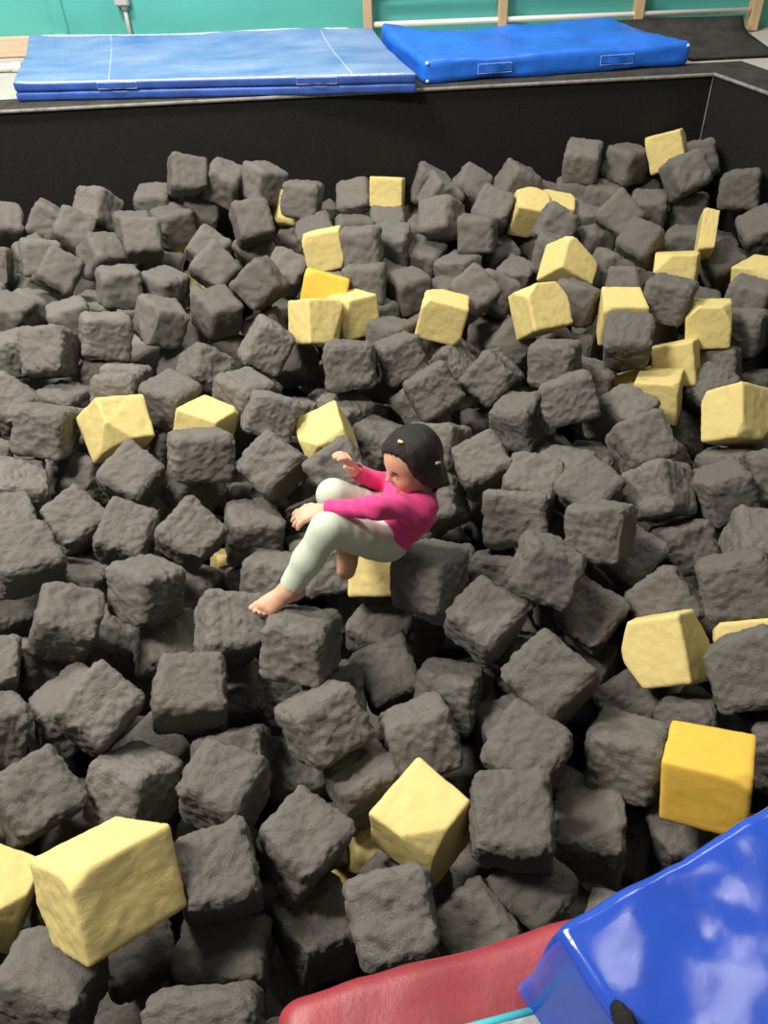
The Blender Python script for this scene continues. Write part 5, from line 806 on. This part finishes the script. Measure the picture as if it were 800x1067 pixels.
def surface_nets(F, lo, h):
    S = F < 0
    n = np.array(F.shape) - 1
    cnt = np.zeros(n, np.int32); acc = np.zeros((*n, 3), np.float32)
    corner = lambda a, dx, dy, dz: a[dx:dx + n[0], dy:dy + n[1], dz:dz + n[2]]
    for ax in range(3):
        o1, o2 = [i for i in range(3) if i != ax]
        for u in (0, 1):
            for v in (0, 1):
                d0 = [0, 0, 0]; d0[o1] = u; d0[o2] = v
                d1 = list(d0); d1[ax] = 1
                a = corner(F, *d0); b = corner(F, *d1)
                m = (a < 0) != (b < 0)
                t = np.where(m, a / np.where(m, a - b, 1), 0)
                cnt += m
                acc[..., ax] += np.where(m, t, 0)
                acc[..., o1] += m * u; acc[..., o2] += m * v
    act = cnt > 0
    idx = np.full(n, -1, np.int64); idx[act] = np.arange(act.sum())
    ii = np.argwhere(act)
    V = lo + h * (ii + acc[act] / cnt[act][:, None])
    faces = []
    for ax in range(3):
        o1, o2 = [(1, 2), (2, 0), (0, 1)][ax]
        sl0 = [slice(None)] * 3; sl1 = [slice(None)] * 3
        sl0[ax] = slice(0, -1); sl1[ax] = slice(1, None)
        a = S[tuple(sl0)]; b = S[tuple(sl1)]
        e = np.argwhere(a != b)
        e = e[(e[:, o1] > 0) & (e[:, o2] > 0) & (e[:, o1] < F.shape[o1] - 1) & (e[:, o2] < F.shape[o2] - 1)]
        if not len(e): continue
        def at(d1, d2):
            q = e.copy(); q[:, o1] += d1; q[:, o2] += d2
            return idx[q[:, 0], q[:, 1], q[:, 2]]
        f = np.stack([at(-1, -1), at(0, -1), at(0, 0), at(-1, 0)], 1)
        fl = a[e[:, 0], e[:, 1], e[:, 2]]
        f[~fl] = f[~fl][:, ::-1]
        faces.append(f[(f >= 0).all(1)])
    return V, np.concatenate(faces)

def relax_mesh(V, Fc, it=2, w=.5):
    for _ in range(it):
        s = np.zeros_like(V); c = np.zeros(len(V))
        for a, b in ((0, 1), (1, 2), (2, 3), (3, 0)):
            np.add.at(s, Fc[:, a], V[Fc[:, b]]); np.add.at(c, Fc[:, a], 1)
            np.add.at(s, Fc[:, b], V[Fc[:, a]]); np.add.at(c, Fc[:, b], 1)
        V = V * (1 - w) + w * s / np.maximum(c, 1)[:, None]
    return V

J = {'pelvis': (0.0079, 1.7900, -0.4312), 'neck': (0.1132, 1.8050, -0.2809), 'hipL': (-0.0121, 1.7350, -0.4312), 'hipR': (-0.0121, 1.8450, -0.4312), 'kneeL': (-0.1574, 1.6330, -0.2773), 'ankL': (-0.2810, 1.5858, -0.4594), 'kneeR': (-0.1446, 1.7903, -0.2918), 'ankR': (-0.1158, 1.7075, -0.4771), 'toeL': (-0.3805, 1.5401, -0.4782), 'shL': (0.1032, 1.7390, -0.3149), 'shR': (0.1032, 1.8710, -0.3089), 'elL': (-0.0205, 1.6723, -0.2426), 'wrL': (-0.1703, 1.6781, -0.2452), 'elR': (0.0161, 1.9050, -0.3586), 'wrR': (-0.0800, 1.8684, -0.2711), 'head': (0.0796, 1.7950, -0.1764)}
J = {k: np.array(v) for k, v in J.items()}
unit = lambda v: np.array(v, float) / np.linalg.norm(v)
GO = np.array((0.02, 1.79, -0.50))                     # the girl's base point

# head axes: forward (face), up, and her left
hf = unit((-.84, -.46, -.24)); hl = unit(np.cross((0.0, 0.05, 1), hf)); hl = unit(np.array(hl)); hu = unit(np.cross(hf, hl))
H = J['head']
HA = np.array([hf, hl, hu])
HS = 0.90                                               # head scale
hp = lambda f, l, u: H + (hf * f + hl * l + hu * u) * HS

def fingers(s, wr, d, side, nrm, curl, spread=.9, scale=1.0, thumb=1, thumb_out=.8):
    """palm and five bent fingers; d = towards the fingers, side = towards the little finger, nrm = back of the hand"""
    d = unit(d); side = unit(side - d * (side @ d)); nrm = unit(np.cross(d, side)) * (1 if np.cross(d, side) @ nrm > 0 else -1)
    sc_ = scale
    tips = []
    k0 = wr + d * .006
    for i, (off, ln) in enumerate(((-.0165, .036), (-.0055, .040), (.0055, .037), (.0160, .029))):
        base = wr + d * .047 * sc_ + side * off * sc_
        s.limb(wr + d * .010 * sc_ + side * off * .55 * sc_, base, .0098 * sc_, .0082 * sc_, .010)
        a = base; dirn = unit(d + side * off * 9 * spread)
        seg = (ln * .46, ln * .31, ln * .25); r = (.0072, .0066, .0060, .0054)
        c = curl[i] if isinstance(curl, (list, tuple)) else curl
        ang = [c * .8, c * 1.1, c * .8]
        for q in range(3):
            dirn = unit(dirn * math.cos(ang[q]) - nrm * math.sin(ang[q]))
            b = a + dirn * seg[q] * sc_
            s.limb(a, b, r[q] * sc_, r[q + 1] * sc_, .0025)
            a = b
        tips.append((a, dirn, nrm))
    # thumb leaves the side of the palm near its base
    a = wr + d * .014 * sc_ - side * .012 * sc_ - nrm * .003
    dirn = unit(d * .55 - side * thumb_out - nrm * .35)
    b = a + dirn * .022 * sc_; s.limb(a, b, .0095 * sc_, .0078 * sc_, .008)
    dirn = unit(d * .9 - side * .35 - nrm * .3); c_ = b + dirn * .017 * sc_; s.limb(b, c_, .0076 * sc_, .0070 * sc_, .003)
    dirn = unit(d * .95 - side * .05 - nrm * .35); e = c_ + dirn * .013 * sc_; s.limb(c_, e, .0070 * sc_, .0058 * sc_, .003)
    return tips

def foot(s, an, toe, side, upv, scale=1.0):
    """side = towards the big toe"""
    d = unit(toe - an); side = unit(side - d * (side @ d)); n_ = unit(np.cross(d, side)); n_ = n_ if n_ @ upv > 0 else -n_
    L_ = np.linalg.norm(toe - an)
    heel = an - d * .018 - n_ * .026
    s.limb(an, heel, .026, .023, .015)
    s.limb(heel, an + d * .06 - n_ * .024, .022, .020, .02)
    s.limb(an - n_ * .004, an + d * .085 - n_ * .020 + side * .006, .025, .017, .02)
    for o in (.016, -.004, -.018):
        s.limb(an + d * .045 - n_ * .022 + side * o * .7, an + d * (L_ - .030 - abs(o - .016) * .3) - n_ * .025 + side * o, .015, .0135, .015)
    for i, (o, ln, r) in enumerate(((.023, .040, .0100), (.0068, .040, .0076), (-.0065, .035, .0072), (-.0185, .029, .0068), (-.0290, .022, .0064))):
        a = an + d * (L_ - .036 - i * .0045) - n_ * .027 + side * o * .9
        b = a + d * ln * .6 + n_ * .002; c = b + d * ln * .45 - n_ * .005
        s.limb(a, b, r * .95, r, .003); s.limb(b, c, r, r * .95, .0015)

body = SDF()
pel, nk = J['pelvis'], J['neck']
ta = unit(nk - pel); lat = np.array((0, 1., 0))
mid = pel * .5 + nk * .5 + np.array((.018, 0, .004))   # rounded back
# trunk (inside the clothes)
for s_ in (-1, 1):
    body.limb(pel + lat * .030 * s_, mid + lat * .026 * s_, .066, .060, .03)
    body.limb(mid + lat * .026 * s_, nk - ta * .045 + lat * .030 * s_, .060, .056, .03)
    body.limb(nk - ta * .03 + lat * .02 * s_, J['shL'] if s_ < 0 else J['shR'], .040, .036, .03)
skull_base = hp(-.020, 0, -.060)
body.limb(nk - ta * .02, skull_base, .034, .031, .02)
for a, b, r0_, r1 in (('hipL', 'kneeL', .056, .040), ('kneeL', 'ankL', .038, .023), ('hipR', 'kneeR', .056, .040), ('kneeR', 'ankR', .038, .023)):
    body.limb(J[a], J[b], r0_, r1, .02)
    if a.startswith('knee'):                           # calf
        kd = unit(J[b] - J[a]); back = unit(np.array((.75, .1, -.5)) - kd * (np.array((.75, .1, -.5)) @ kd))
        body.limb(J[a] + kd * .05 + back * .006, J[a] + kd * .10 + back * .008, .033, .031, .02)
for s_ in 'LR':
    body.limb(J['sh' + s_], J['el' + s_], .029, .0235, .02)
    body.limb(J['el' + s_], J['wr' + s_], .0245, .0165, .015)
# hands
wl = J['wrL']; tipsL = fingers(body, wl, np.array((-.93, -.10, -.22)), np.array((-.1, -1., -.25)), np.array((-.2, -.2, 1.)), (.40, .36, .36, .40), spread=1.7, scale=1.14)
wr_ = J['wrR']; tipsR = fingers(body, wr_, np.array((-.34, .02, .92)), np.array((-.35, .9, -.1)), np.array((.85, .3, .3)), (.55, .62, .66, .70), spread=1.5, thumb_out=.9, scale=1.12)
# feet
foot(body, J['ankL'], J['toeL'], np.array((-.25, .95, .2)), np.array((0, -.2, 1.)))
foot(body, J['ankR'], J['ankR'] + np.array((.02, .130, .0)), np.array((-.95, .1, .1)), np.array((0, .1, 1.)))
# head
body.ell(hp(-.012, 0, .022), HA, (.088, .074, .078), .02)
body.ell(hp(.018, 0, -.030), HA, (.062, .058, .066), .03)
body.ell(hp(.030, 0, -.073), HA, (.034, .036, .026), .03)          # jaw and chin
for s_ in (-1, 1):
    body.ell(hp(.042, .030 * s_, -.040), HA, (.028, .026, .027), .02)   # cheeks
    body.ell(hp(-.012, .071 * s_, -.018), HA, (.012, .006, .020), .006)  # ears
    body.ell(hp(.0735, .027 * s_, -.008), HA, (.010, .0165, .011), .008, carve=True)   # eye sockets
    body.ell(hp(.0640, .027 * s_, -.010), HA, (.010, .0145, .010), .004)    # closed lids
body.limb(hp(.075, 0, -.004), hp(.089, 0, -.026), .0060, .0085, .010)       # nose
for s_ in (-1, 1): body.ell(hp(.080, .008 * s_, -.029), HA, (.007, .006, .005), .005)
body.ell(hp(.0745, 0, -.0485), HA, (.009, .016, .0048), .005)               # lips
body.ell(hp(.0735, 0, -.0565), HA, (.009, .013, .0050), .005)
V, Fc = body.mesh(.0032); V = relax_mesh(V, Fc, 1, .35)
girl = tag(empty('girl', GO), 'person in pink top and pale mint leggings, barefoot, sitting sunk among the foam cubes', 'person')
girl.name = 'person'
def part(name, V, Fc, m, parent, sm=True):
    o = mesh_obj(name, V - GO, Fc, m, parent, sm); return o
bo = part('body', V, Fc, [M['skin'], M['lips']], girl)
Lc = ((V - hp(.078, 0, -.0525)) @ HA.T) / (np.array((.014, .017, .0095)) * HS)
lip = (np.linalg.norm(Lc, axis=1) < 1)
pm = lip[Fc].all(1)
bo.data.polygons.foreach_set('material_index', pm.astype(np.int32))

# closed eyelids' lashes and brows
for s_ in (-1, 1):
    for nm, up_, fw_, r, bow in (('eyelash', -.0165, .0725, .0016, -.004), ('eyebrow', .012, .0765, .0021, .004)):
        bm = bmesh.new(); pts = []
        for i in range(7):
            t = i / 6 * 2 - 1
            pts.append(Vector(hp(fw_ - .005 * t * t - (.003 if t * 1 > 0 else 0) * abs(t), s_ * (.027 + .0135 * t), up_ + bow * (1 - t * t)) - GO))
        for a, b in zip(pts, pts[1:]): tube(bm, a, b, r, 6)
        bm_obj(nm, bm, M['dark_eye'], girl, True)

# hair: a smooth cap with a fringe swept aside and a bob that curls at the shoulders
hair = SDF(); hair.hs = HS
hair.ell(hp(-.012, 0, .024), HA, (.096, .081, .084), .02)
hair.ell(hp(-.036, 0, -.012), HA, (.064, .076, .072), .03)
hair.ell(hp(.055, .0, -.045), HA, (.066, .060, .083), .012, carve=True)
hair.ell(hp(.100, .012, .004), HA, (.068, .076, .070), .012, carve=True)
hair.ell(hp(.092, .034, .022), HA, (.066, .066, .060), .012, carve=True)
for s_ in (-1, 1):
    hair.limb(hp(.018, .068 * s_, .030), hp(-.014, .074 * s_, -.045), .012, .016, .02)
    hair.limb(hp(-.016, .072 * s_, -.045), hp(-.038, .064 * s_, -.088), .020, .018, .025)
    hair.limb(hp(-.034, .048 * s_, -.060), hp(-.056, .048 * s_, -.098), .032, .020, .03)
hair.limb(hp(-.050, 0, -.03), hp(-.064, .0, -.092), .044, .028, .03)
hair.limb(hp(-.066, .02, -.092), hp(-.076, .030, -.145), .024, .011, .03)
hair.limb(hp(-.066, -.03, -.092), hp(-.076, -.035, -.140), .022, .010, .03)
hair.limb(hp(-.076, .030, -.145), hp(-.092, .034, -.165), .010, .004, .012)
hair.limb(hp(-.056, .048, -.096), hp(-.074, .056, -.128), .018, .006, .015)
def strands(P):
    q = (P - H.astype(np.float32)) @ HA.T.astype(np.float32)
    a = np.arctan2(q[..., 1], -q[..., 0] + .02) * 15
    return .0010 * np.sin(a + 18 * q[..., 2]) + .0007 * np.sin(2.7 * a + 40 * q[..., 2] + 1)
hair.fn = strands
V, Fc = hair.mesh(.0032); V = relax_mesh(V, Fc, 1, .3)
ho = part('hair', V, Fc, M['hair'], girl)
for nm, a, b, mt in (('hair_clip', hp(.022, .020, .107), hp(.014, .034, .104), M['clip_yellow']), ('hair_clip', hp(-.045, .082, .004), hp(-.062, .080, -.006), M['clip_pink'])):
    bm = bmesh.new(); tube(bm, Vector(a - GO), Vector(b - GO), .0052, 10, .004)
    bevel(bm, .0012, 1)
    c_ = bm_obj(nm, bm, mt, ho, True); c_['label'] = 'small yellow hair clip' if mt is M['clip_yellow'] else 'small pink hair clip'

# pink long-sleeved top
top = SDF()
for s_ in (-1, 1):
    top.limb(pel + lat * .032 * s_ - ta * .02, mid + lat * .030 * s_, .076, .068, .03)
    top.limb(mid + lat * .030 * s_, nk - ta * .045 + lat * .032 * s_, .068, .063, .03)
    top.limb(nk - ta * .03 + lat * .02 * s_, J['shL'] if s_ < 0 else J['shR'], .046, .043, .03)
top.limb(nk - ta * .03, nk + ta * .006, .046, .041, .02)
for s_ in 'LR':
    top.limb(J['sh' + s_], J['el' + s_], .039, .0315, .025)
    e, w_ = J['el' + s_], J['wr' + s_]
    top.limb(e, e + (w_ - e) * .97, .0315, .0245, .015)
hem = pel - ta * .012
def crease(P):
    q = P - GO.astype(np.float32)
    w1 = np.sin(120 * (q @ np.array((.6, .5, .9), np.float32)) + 3 * np.sin(14 * q[..., 0] + 9 * q[..., 1]))
    w2 = np.sin(190 * (q @ np.array((.9, -.2, .35), np.float32)) + 2.5 * np.sin(20 * q[..., 2]))
    return .0024 * w1 + .0016 * w2 * (np.sin(9 * q[..., 0] + 4) > -.3)
top.fn = crease
V, Fc = top.mesh(.0036)
# trim below the hem and beyond the cuffs
def trim(V, Fc, tests):
    k = np.ones(len(V), bool)
    for pt, nr, near_, rad in tests:
        nr = unit(nr); ins = ((V - pt) @ nr > 0) & (np.linalg.norm(V - near_, axis=1) < rad)
        k &= ~ins
    fk = k[Fc].all(1); Fc = Fc[fk]
    used = np.unique(Fc); mp = np.full(len(V), -1); mp[used] = np.arange(len(used))
    return V[used], mp[Fc]
tests = [(hem, -ta, pel - ta * .06, .13), (nk + ta * .012, ta + np.array((-.3, 0, 0)), nk + ta * .03, .058)]
for s_ in 'LR':
    e, w_ = J['el' + s_], J['wr' + s_]; d_ = unit(w_ - e)
    tests.append((w_ - d_ * .004, d_, w_ + d_ * .02, .05))
V, Fc = trim(V, Fc, tests); V = relax_mesh(V, Fc, 1, .3)
part('long_sleeved_top', V, Fc, M['pink_cotton'], girl)

# mint leggings
leg = SDF()
for s_ in (-1, 1): leg.limb(pel + lat * .032 * s_ + ta * .03, pel + lat * .034 * s_, .067, .073, .03)
for s_ in 'LR':
    h_, k_, a_ = J['hip' + s_], J['knee' + s_], J['ank' + s_]
    leg.limb(h_, k_, .064, .0475, .022)
    leg.limb(k_, k_ * .5 + a_ * .5, .0465, .0415, .012)
    leg.limb(k_ * .5 + a_ * .5, a_, .0415, .0345, .02)
def crease2(P):
    q = P - GO.astype(np.float32); o = 0
    for s_ in 'LR':
        k_ = (J['knee' + s_] - GO).astype(np.float32); r = np.linalg.norm(q - k_, axis=-1)
        o = o + .0034 * np.sin(r * 190) * np.exp(-(r / .06) ** 2)
        h_ = (J['hip' + s_] - GO).astype(np.float32); r = np.linalg.norm(q - h_, axis=-1)
        o = o + .0032 * np.sin(r * 150 + 8 * q[..., 1]) * np.exp(-(r / .10) ** 2)
    return o
leg.fn = crease2
V, Fc = leg.mesh(.0036)
tests = []
for s_ in 'LR':
    k_, a_ = J['knee' + s_], J['ank' + s_]; d_ = unit(a_ - k_)
    f_ = .014 if s_ == 'L' else .060
    tests.append((a_ - d_ * f_, d_, a_, .075 if s_ == 'R' else .09))
V, Fc = trim(V, Fc, tests); V = relax_mesh(V, Fc, 1, .3)
part('leggings', V, Fc, M['mint_cotton'], girl)


# ----------------------------------------------------------------- the mats
def axis_pts(L, r, n):
    e = [0, .12 * r, .35 * r, .65 * r, r]
    m = [r + (L - 2 * r) * (i + 1) / (n + 1) for i in range(n)]
    return e + m + [L - x for x in reversed(e)]

def pad_mesh(plan, z0, z1, r, nx, ny, nz, wr, seed, lift=None, wfreq=4.0, lean=None):
    """rounded vinyl pad over a plan quad (p00, p10, p11, p01), with soft wrinkles"""
    p00, p10, p11, p01 = [Vector((*p, 0)) for p in plan]
    lx = ((p10 - p00).length + (p11 - p01).length) / 2; ly = ((p01 - p00).length + (p11 - p10).length) / 2; lz = z1 - z0
    X, Y, Z = axis_pts(lx, r, nx), axis_pts(ly, r, ny), axis_pts(lz, min(r, lz * .49), nz)
    ids = {}; vs = []; fs = []
    off = Vector((seed * 3.7, seed * 1.9, seed))
    def vid(i, j, k):
        key = (i, j, k)
        if key in ids: return ids[key]
        p = Vector((X[i], Y[j], Z[k])); rz = min(r, lz * .49)
        q = Vector((min(max(p.x, r), lx - r), min(max(p.y, r), ly - r), min(max(p.z, rz), lz - rz)))
        d = p - q; nrm = Vector((0, 0, 0))
        if d.length > 1e-9:
            nrm = d.normalized(); d2 = Vector((d.x / r, d.y / r, d.z / rz)); p = q + Vector((nrm.x * r, nrm.y * r, nrm.z * rz)) * (1 if d2.length > 1e-6 else 0)
        t = p * wfreq + off
        a = (noise.noise(t) + .6 * (1 - 2 * abs(noise.noise(t * 2.1 + off))) * .6 + .3 * noise.noise(t * 4.7)) * wr
        p += nrm * a
        u, v = p.x / lx, p.y / ly
        xy = (p00 * (1 - u) + p10 * u) * (1 - v) + (p01 * (1 - u) + p11 * u) * v
        z = z0 + p.z
        if lean is not None: xy = xy + Vector((*lean, 0)) * (1 - p.z / lz) * (1 - u)
        if lift: z += lift(u, v) * (p.z / lz if lift.__code__.co_argcount == 2 else 1)
        ids[key] = len(vs); vs.append((xy.x, xy.y, z)); return ids[key]
    nX, nY, nZ = len(X) - 1, len(Y) - 1, len(Z) - 1
    for i in range(nX):
        for j in range(nY):
            fs.append((vid(i, j, nZ), vid(i + 1, j, nZ), vid(i + 1, j + 1, nZ), vid(i, j + 1, nZ)))
            fs.append((vid(i, j, 0), vid(i, j + 1, 0), vid(i + 1, j + 1, 0), vid(i + 1, j, 0)))
    for k in range(nZ):
        for i in range(nX):
            fs.append((vid(i, 0, k), vid(i + 1, 0, k), vid(i + 1, 0, k + 1), vid(i, 0, k + 1)))
            fs.append((vid(i, nY, k), vid(i, nY, k + 1), vid(i + 1, nY, k + 1), vid(i + 1, nY, k)))
        for j in range(nY):
            fs.append((vid(0, j, k), vid(0, j, k + 1), vid(0, j + 1, k + 1), vid(0, j + 1, k)))
            fs.append((vid(nX, j, k), vid(nX, j + 1, k), vid(nX, j + 1, k + 1), vid(nX, j, k + 1)))
    return vs, fs

def path_tube(bm, pts, r, seg=6):
    for a, b in zip(pts, pts[1:]): tube(bm, a, b, r, seg)

def strap_handle(parent, a, b, h, nrm, m_strap, m_thread):
    """flat sewn-on carrying handle: a strap with a stitched box at each end, on a side face"""
    a, b, nrm = Vector(a), Vector(b), Vector(nrm)
    d = (b - a).normalized(); L_ = (b - a).length; upv = Vector((0, 0, 1))
    bm = bmesh.new()
    n = 14
    rows = []
    for i in range(n + 1):
        t = i / n; bow = .010 * math.sin(PI * max(0, min(1, (t - .18) / .64))) ** 1.5
        p = a + d * L_ * t + nrm * (.004 + bow)
        rows.append([bm.verts.new(p + upv * s * h * .34 + nrm * o) for s, o in ((-1, 0), (1, 0), (1, .003), (-1, .003))])
    for r0_, r1 in zip(rows, rows[1:]):
        for q in range(4): bm.faces.new((r0_[q], r0_[(q + 1) % 4], r1[(q + 1) % 4], r1[q]))
    bm.faces.new(rows[0][::-1]); bm.faces.new(rows[-1])
    bmesh.ops.recalc_face_normals(bm, faces=bm.faces)
    hd = bm_obj('handle', bm, m_strap, parent)
    bm = bmesh.new(); c = [a + nrm * .005 - upv * h * .5, b + nrm * .005 - upv * h * .5, b + nrm * .005 + upv * h * .5, a + nrm * .005 + upv * h * .5]
    path_tube(bm, c + [c[0]], .0016)
    for e, s in ((a, 1), (b, -1)):
        f = e + d * s * .045
        path_tube(bm, [f + nrm * .006 - upv * h * .4, f + nrm * .006 + upv * h * .4], .0014)
    bm_obj('stitching', bm, m_thread, hd)

# faded folding mat on the far rim, its back edge curled up against the wall
P1 = [(-1.865, 4.845), (.285, 4.625), (.085, 5.52), (-2.02, 5.74)]
def curl1(u, v): return (.055 * max(0, v - .55) ** 1.6 * 2.6 + .010 * math.sin(u * 9 + 1) * max(0, v - .4) + .012 * max(0, .06 - u) * 8)
root = tag(empty('folding_mat', (-.80, 4.78, 0.0)), 'faded pale-blue folding mat with white piping on the far pit rim', 'gym mat')
off1 = Vector(root.location)
rel = lambda vs: [Vector(v) - off1 for v in vs]
vs, fs = pad_mesh(P1, .008, .052, .014, 46, 22, 2, .004, 3)
mesh_obj('lower_panel', rel(vs), fs, M['side_blue_vinyl'], root)
vs, fs = pad_mesh(P1, .054, .100, .014, 46, 22, 2, .004, 5, curl1)
up1 = mesh_obj('upper_panel', rel(vs), fs, [M['faded_blue_vinyl'], M['side_blue_vinyl']], root)
up1.data.polygons.foreach_set('material_index', [0 if p.normal.z > .55 else 1 for p in up1.data.polygons])
def on1(u, v, dz=0.0):
    a, b, c, d = [Vector((*p, 0)) for p in P1]
    p = (a * (1 - u) + b * u) * (1 - v) + (d * (1 - u) + c * u) * v
    return Vector((p.x, p.y, .1005 + curl1(u, v) + dz)) - off1
bm = bmesh.new(); path_tube(bm, [on1(.012 + .976 * i / 40, .010, -.004) for i in range(41)], .0055)
bm_obj('white_piping', bm, M['white_piping'], root, True)
bm = bmesh.new(); path_tube(bm, [on1(.03 + .90 * i / 40, .985, -.002) for i in range(41)], .0065)
bm_obj('white_piping', bm, M['white_piping'], root, True)
for u0_, u1_ in ((.245, .245), (.848, .848)):
    bm = bmesh.new(); path_tube(bm, [on1(u0_ + (u1_ - u0_) * i / 20, .02 + .95 * i / 20, .0005) for i in range(21)], .0032)
    bm_obj('seam', bm, M['white_thread'], root, True)
fd = (Vector((*P1[1], 0)) - Vector((*P1[0], 0))).normalized(); fn = Vector((fd.y, -fd.x, 0))
def f1(u, z): p = Vector((*P1[0], 0)).lerp(Vector((*P1[1], 0)), u); return Vector((p.x, p.y, z)) - off1
for u in (.215, .71):
    strap_handle(root, f1(u, .078), f1(u + .098, .078), .030, fn, M['side_blue_vinyl'], M['white_thread'])

# bright blue crash mat beside it
P2 = [(.335, 4.775), (1.775, 4.865), (1.475, 5.47), (.125, 5.43)]
def curl2(u, v):
    return .085 * max(0, 1 - u * 4.5) ** 1.5 * max(0, v - .2) ** 1.2 + .022 * math.exp(-((u - .93) / .2) ** 2 - ((v - .95) / .3) ** 2) + .006 * math.sin(u * 14 + v * 6)
root = tag(empty('crash_mat', (1.0, 4.95, 0.0)), 'bright blue padded mat with strap handles beside the faded folding mat', 'gym mat')
off2 = Vector(root.location)
vs, fs = pad_mesh(P2, .008, .118, .028, 44, 22, 5, .014, 9, curl2, 3.6)
mesh_obj('cover', [Vector(v) - off2 for v in vs], fs, M['bright_blue_vinyl'], root)
fd = (Vector((*P2[1], 0)) - Vector((*P2[0], 0))).normalized(); fn = Vector((fd.y, -fd.x, 0))
def f2(u, z, o=.006): p = Vector((*P2[0], 0)).lerp(Vector((*P2[1], 0)), u) + fn * o; return Vector((p.x, p.y, z)) - off2
for u in (.20, .66):
    strap_handle(root, f2(u, .066), f2(u + .125, .066), .045, fn, M['bright_blue_vinyl'], M['white_thread'])
for u, z in ((.012, .108), (.012, .022), (.988, .108)):
    bm = bmesh.new(); bmesh.ops.create_uvsphere(bm, u_segments=10, v_segments=8, radius=.009, matrix=Matrix.Translation(f2(u, z, .004)))
    bm_obj('corner_tack', bm, M['white_piping'], root, True)

# red vinyl pad along the near rim
P3 = [(-.150, .02), (.75, .20), (.70, .556), (-.176, .372)]
root = tag(empty('red_pad', (.2, .3, 0.0)), 'red vinyl edge pad lying along the near rim under the blue mat', 'gym mat')
off3 = Vector(root.location)
vs, fs = pad_mesh(P3, .004, .070, .030, 40, 18, 4, .006, 14, None, 6.0)
mesh_obj('cover', [Vector(v) - off3 for v in vs], fs, M['red_vinyl'], root)
# thick blue landing mat lying on the red pad
P4 = [(.172, .362), (.525, -.42), (1.80, .155), (1.45, .935)]
root = tag(empty('landing_mat', (.8, .3, .072)), 'thick glossy blue landing mat at the near corner, overlapping the red pad', 'gym mat')
off4 = Vector(root.location)
vs, fs = pad_mesh([P4[0], P4[3], P4[2], P4[1]], .076, .277, .011, 90, 60, 10, .0055, 21, None, 9.0, (-.035, .004))
fs = [f[::-1] for f in fs]
mesh_obj('cover', [Vector(v) - off4 for v in vs], fs, M['blue_vinyl'], root)
def q4(t, s, z, o=0):
    a, b = Vector((*P4[0], 0)), Vector((*P4[1], 0)); c = Vector((*P4[3], 0))
    p = a + (b - a) * t + (c - a) * s; return Vector((p.x, p.y, z)) - off4
bm = bmesh.new()
path_tube(bm, [q4(.006 + .6 * i / 40, .004, .2755 + .0012 * noise.noise(Vector((i * .6, 0, 3)))) for i in range(41)], .0030)
path_tube(bm, [q4(.003, .003, .270 - .185 * i / 20) for i in range(21)], .0026)
bm_obj('corner_seam', bm, M['white_piping'], root, True)

# grey felt mat with teal binding on the red pad
P5 = [(.172, .338), (.02, .310), (.02, .05), (.20, .08)]
root = tag(empty('felt_mat', (.09, .2, .072)), 'small grey felt mat with teal bound edge on the red pad', 'mat')
off5 = Vector(root.location)
vs, fs = pad_mesh([P5[1], P5[0], P5[3], P5[2]], .074, .090, .007, 16, 16, 1, .0015, 31, None, 12)
fs = [f[::-1] for f in fs]
mesh_obj('felt', [Vector(v) - off5 for v in vs], fs, M['grey_felt'], root)
bm = bmesh.new()
pts = [Vector((*p, .085)) - off5 for p in (P5[2], P5[1], P5[0], P5[3])]
rp = []
for i in range(len(pts) - 1):
    rp += [pts[i].lerp(pts[i + 1], .04), pts[i].lerp(pts[i + 1], .96)]
path_tube(bm, rp, .0065, 10)
bm_obj('binding', bm, M['teal_binding'], root, True)
# black fuzzy scrap on the mat's edge
bm = bmesh.new(); bmesh.ops.create_icosphere(bm, subdivisions=4, radius=1)
for v in bm.verts:
    n_ = v.co.normalized(); k = 1 + .16 * noise.noise(n_ * 3.1) + .10 * noise.noise(n_ * 9)
    v.co = Vector((n_.x * .011, n_.y * .022, n_.z * .012)) * k
o = bm_obj('black_fleece_scrap', bm, M['black_carpet'], None, True); o.location = (.221, .262, .287); o.rotation_euler = (0, .2, .35)
tag(o, 'small black fuzzy scrap on the edge of the thick blue landing mat', 'fabric scrap')


# -------------------------------------------------------------------- light
w = bpy.data.worlds.new('room_light'); sc.world = w; w.use_nodes = True
w.node_tree.nodes['Background'].inputs['Color'].default_value = (1.0, 0.95, 0.88, 1)
w.node_tree.nodes['Background'].inputs['Strength'].default_value = 0.16

def ceiling_lamp(x, y, z, sx, sy, power):
    ld = bpy.data.lights.new('ceiling_lamp', 'AREA'); ld.shape = 'RECTANGLE'; ld.size = sx; ld.size_y = sy
    ld.energy = power; ld.color = (1.0, 0.94, 0.85)
    o = link(bpy.data.objects.new('ceiling_lamp', ld)); o.location = (x, y, z)
    return o
for x, y, z, sx, sy, p in ((-2.3, 1.2, 3.3, 1.3, .5, 255), (-1.9, 3.7, 3.6, 1.3, .5, 225), (0.9, 4.4, 3.7, 1.2, .5, 60), (1.05, 1.6, 3.9, .34, .09, 13)):
    ceiling_lamp(x, y, z, sx, sy, p)

sc.view_settings.view_transform = 'Standard'
sc.view_settings.look = 'None'
sc.view_settings.exposure = 0.0
sc.view_settings.gamma = 1.0
sc.view_settings.use_curve_mapping = False
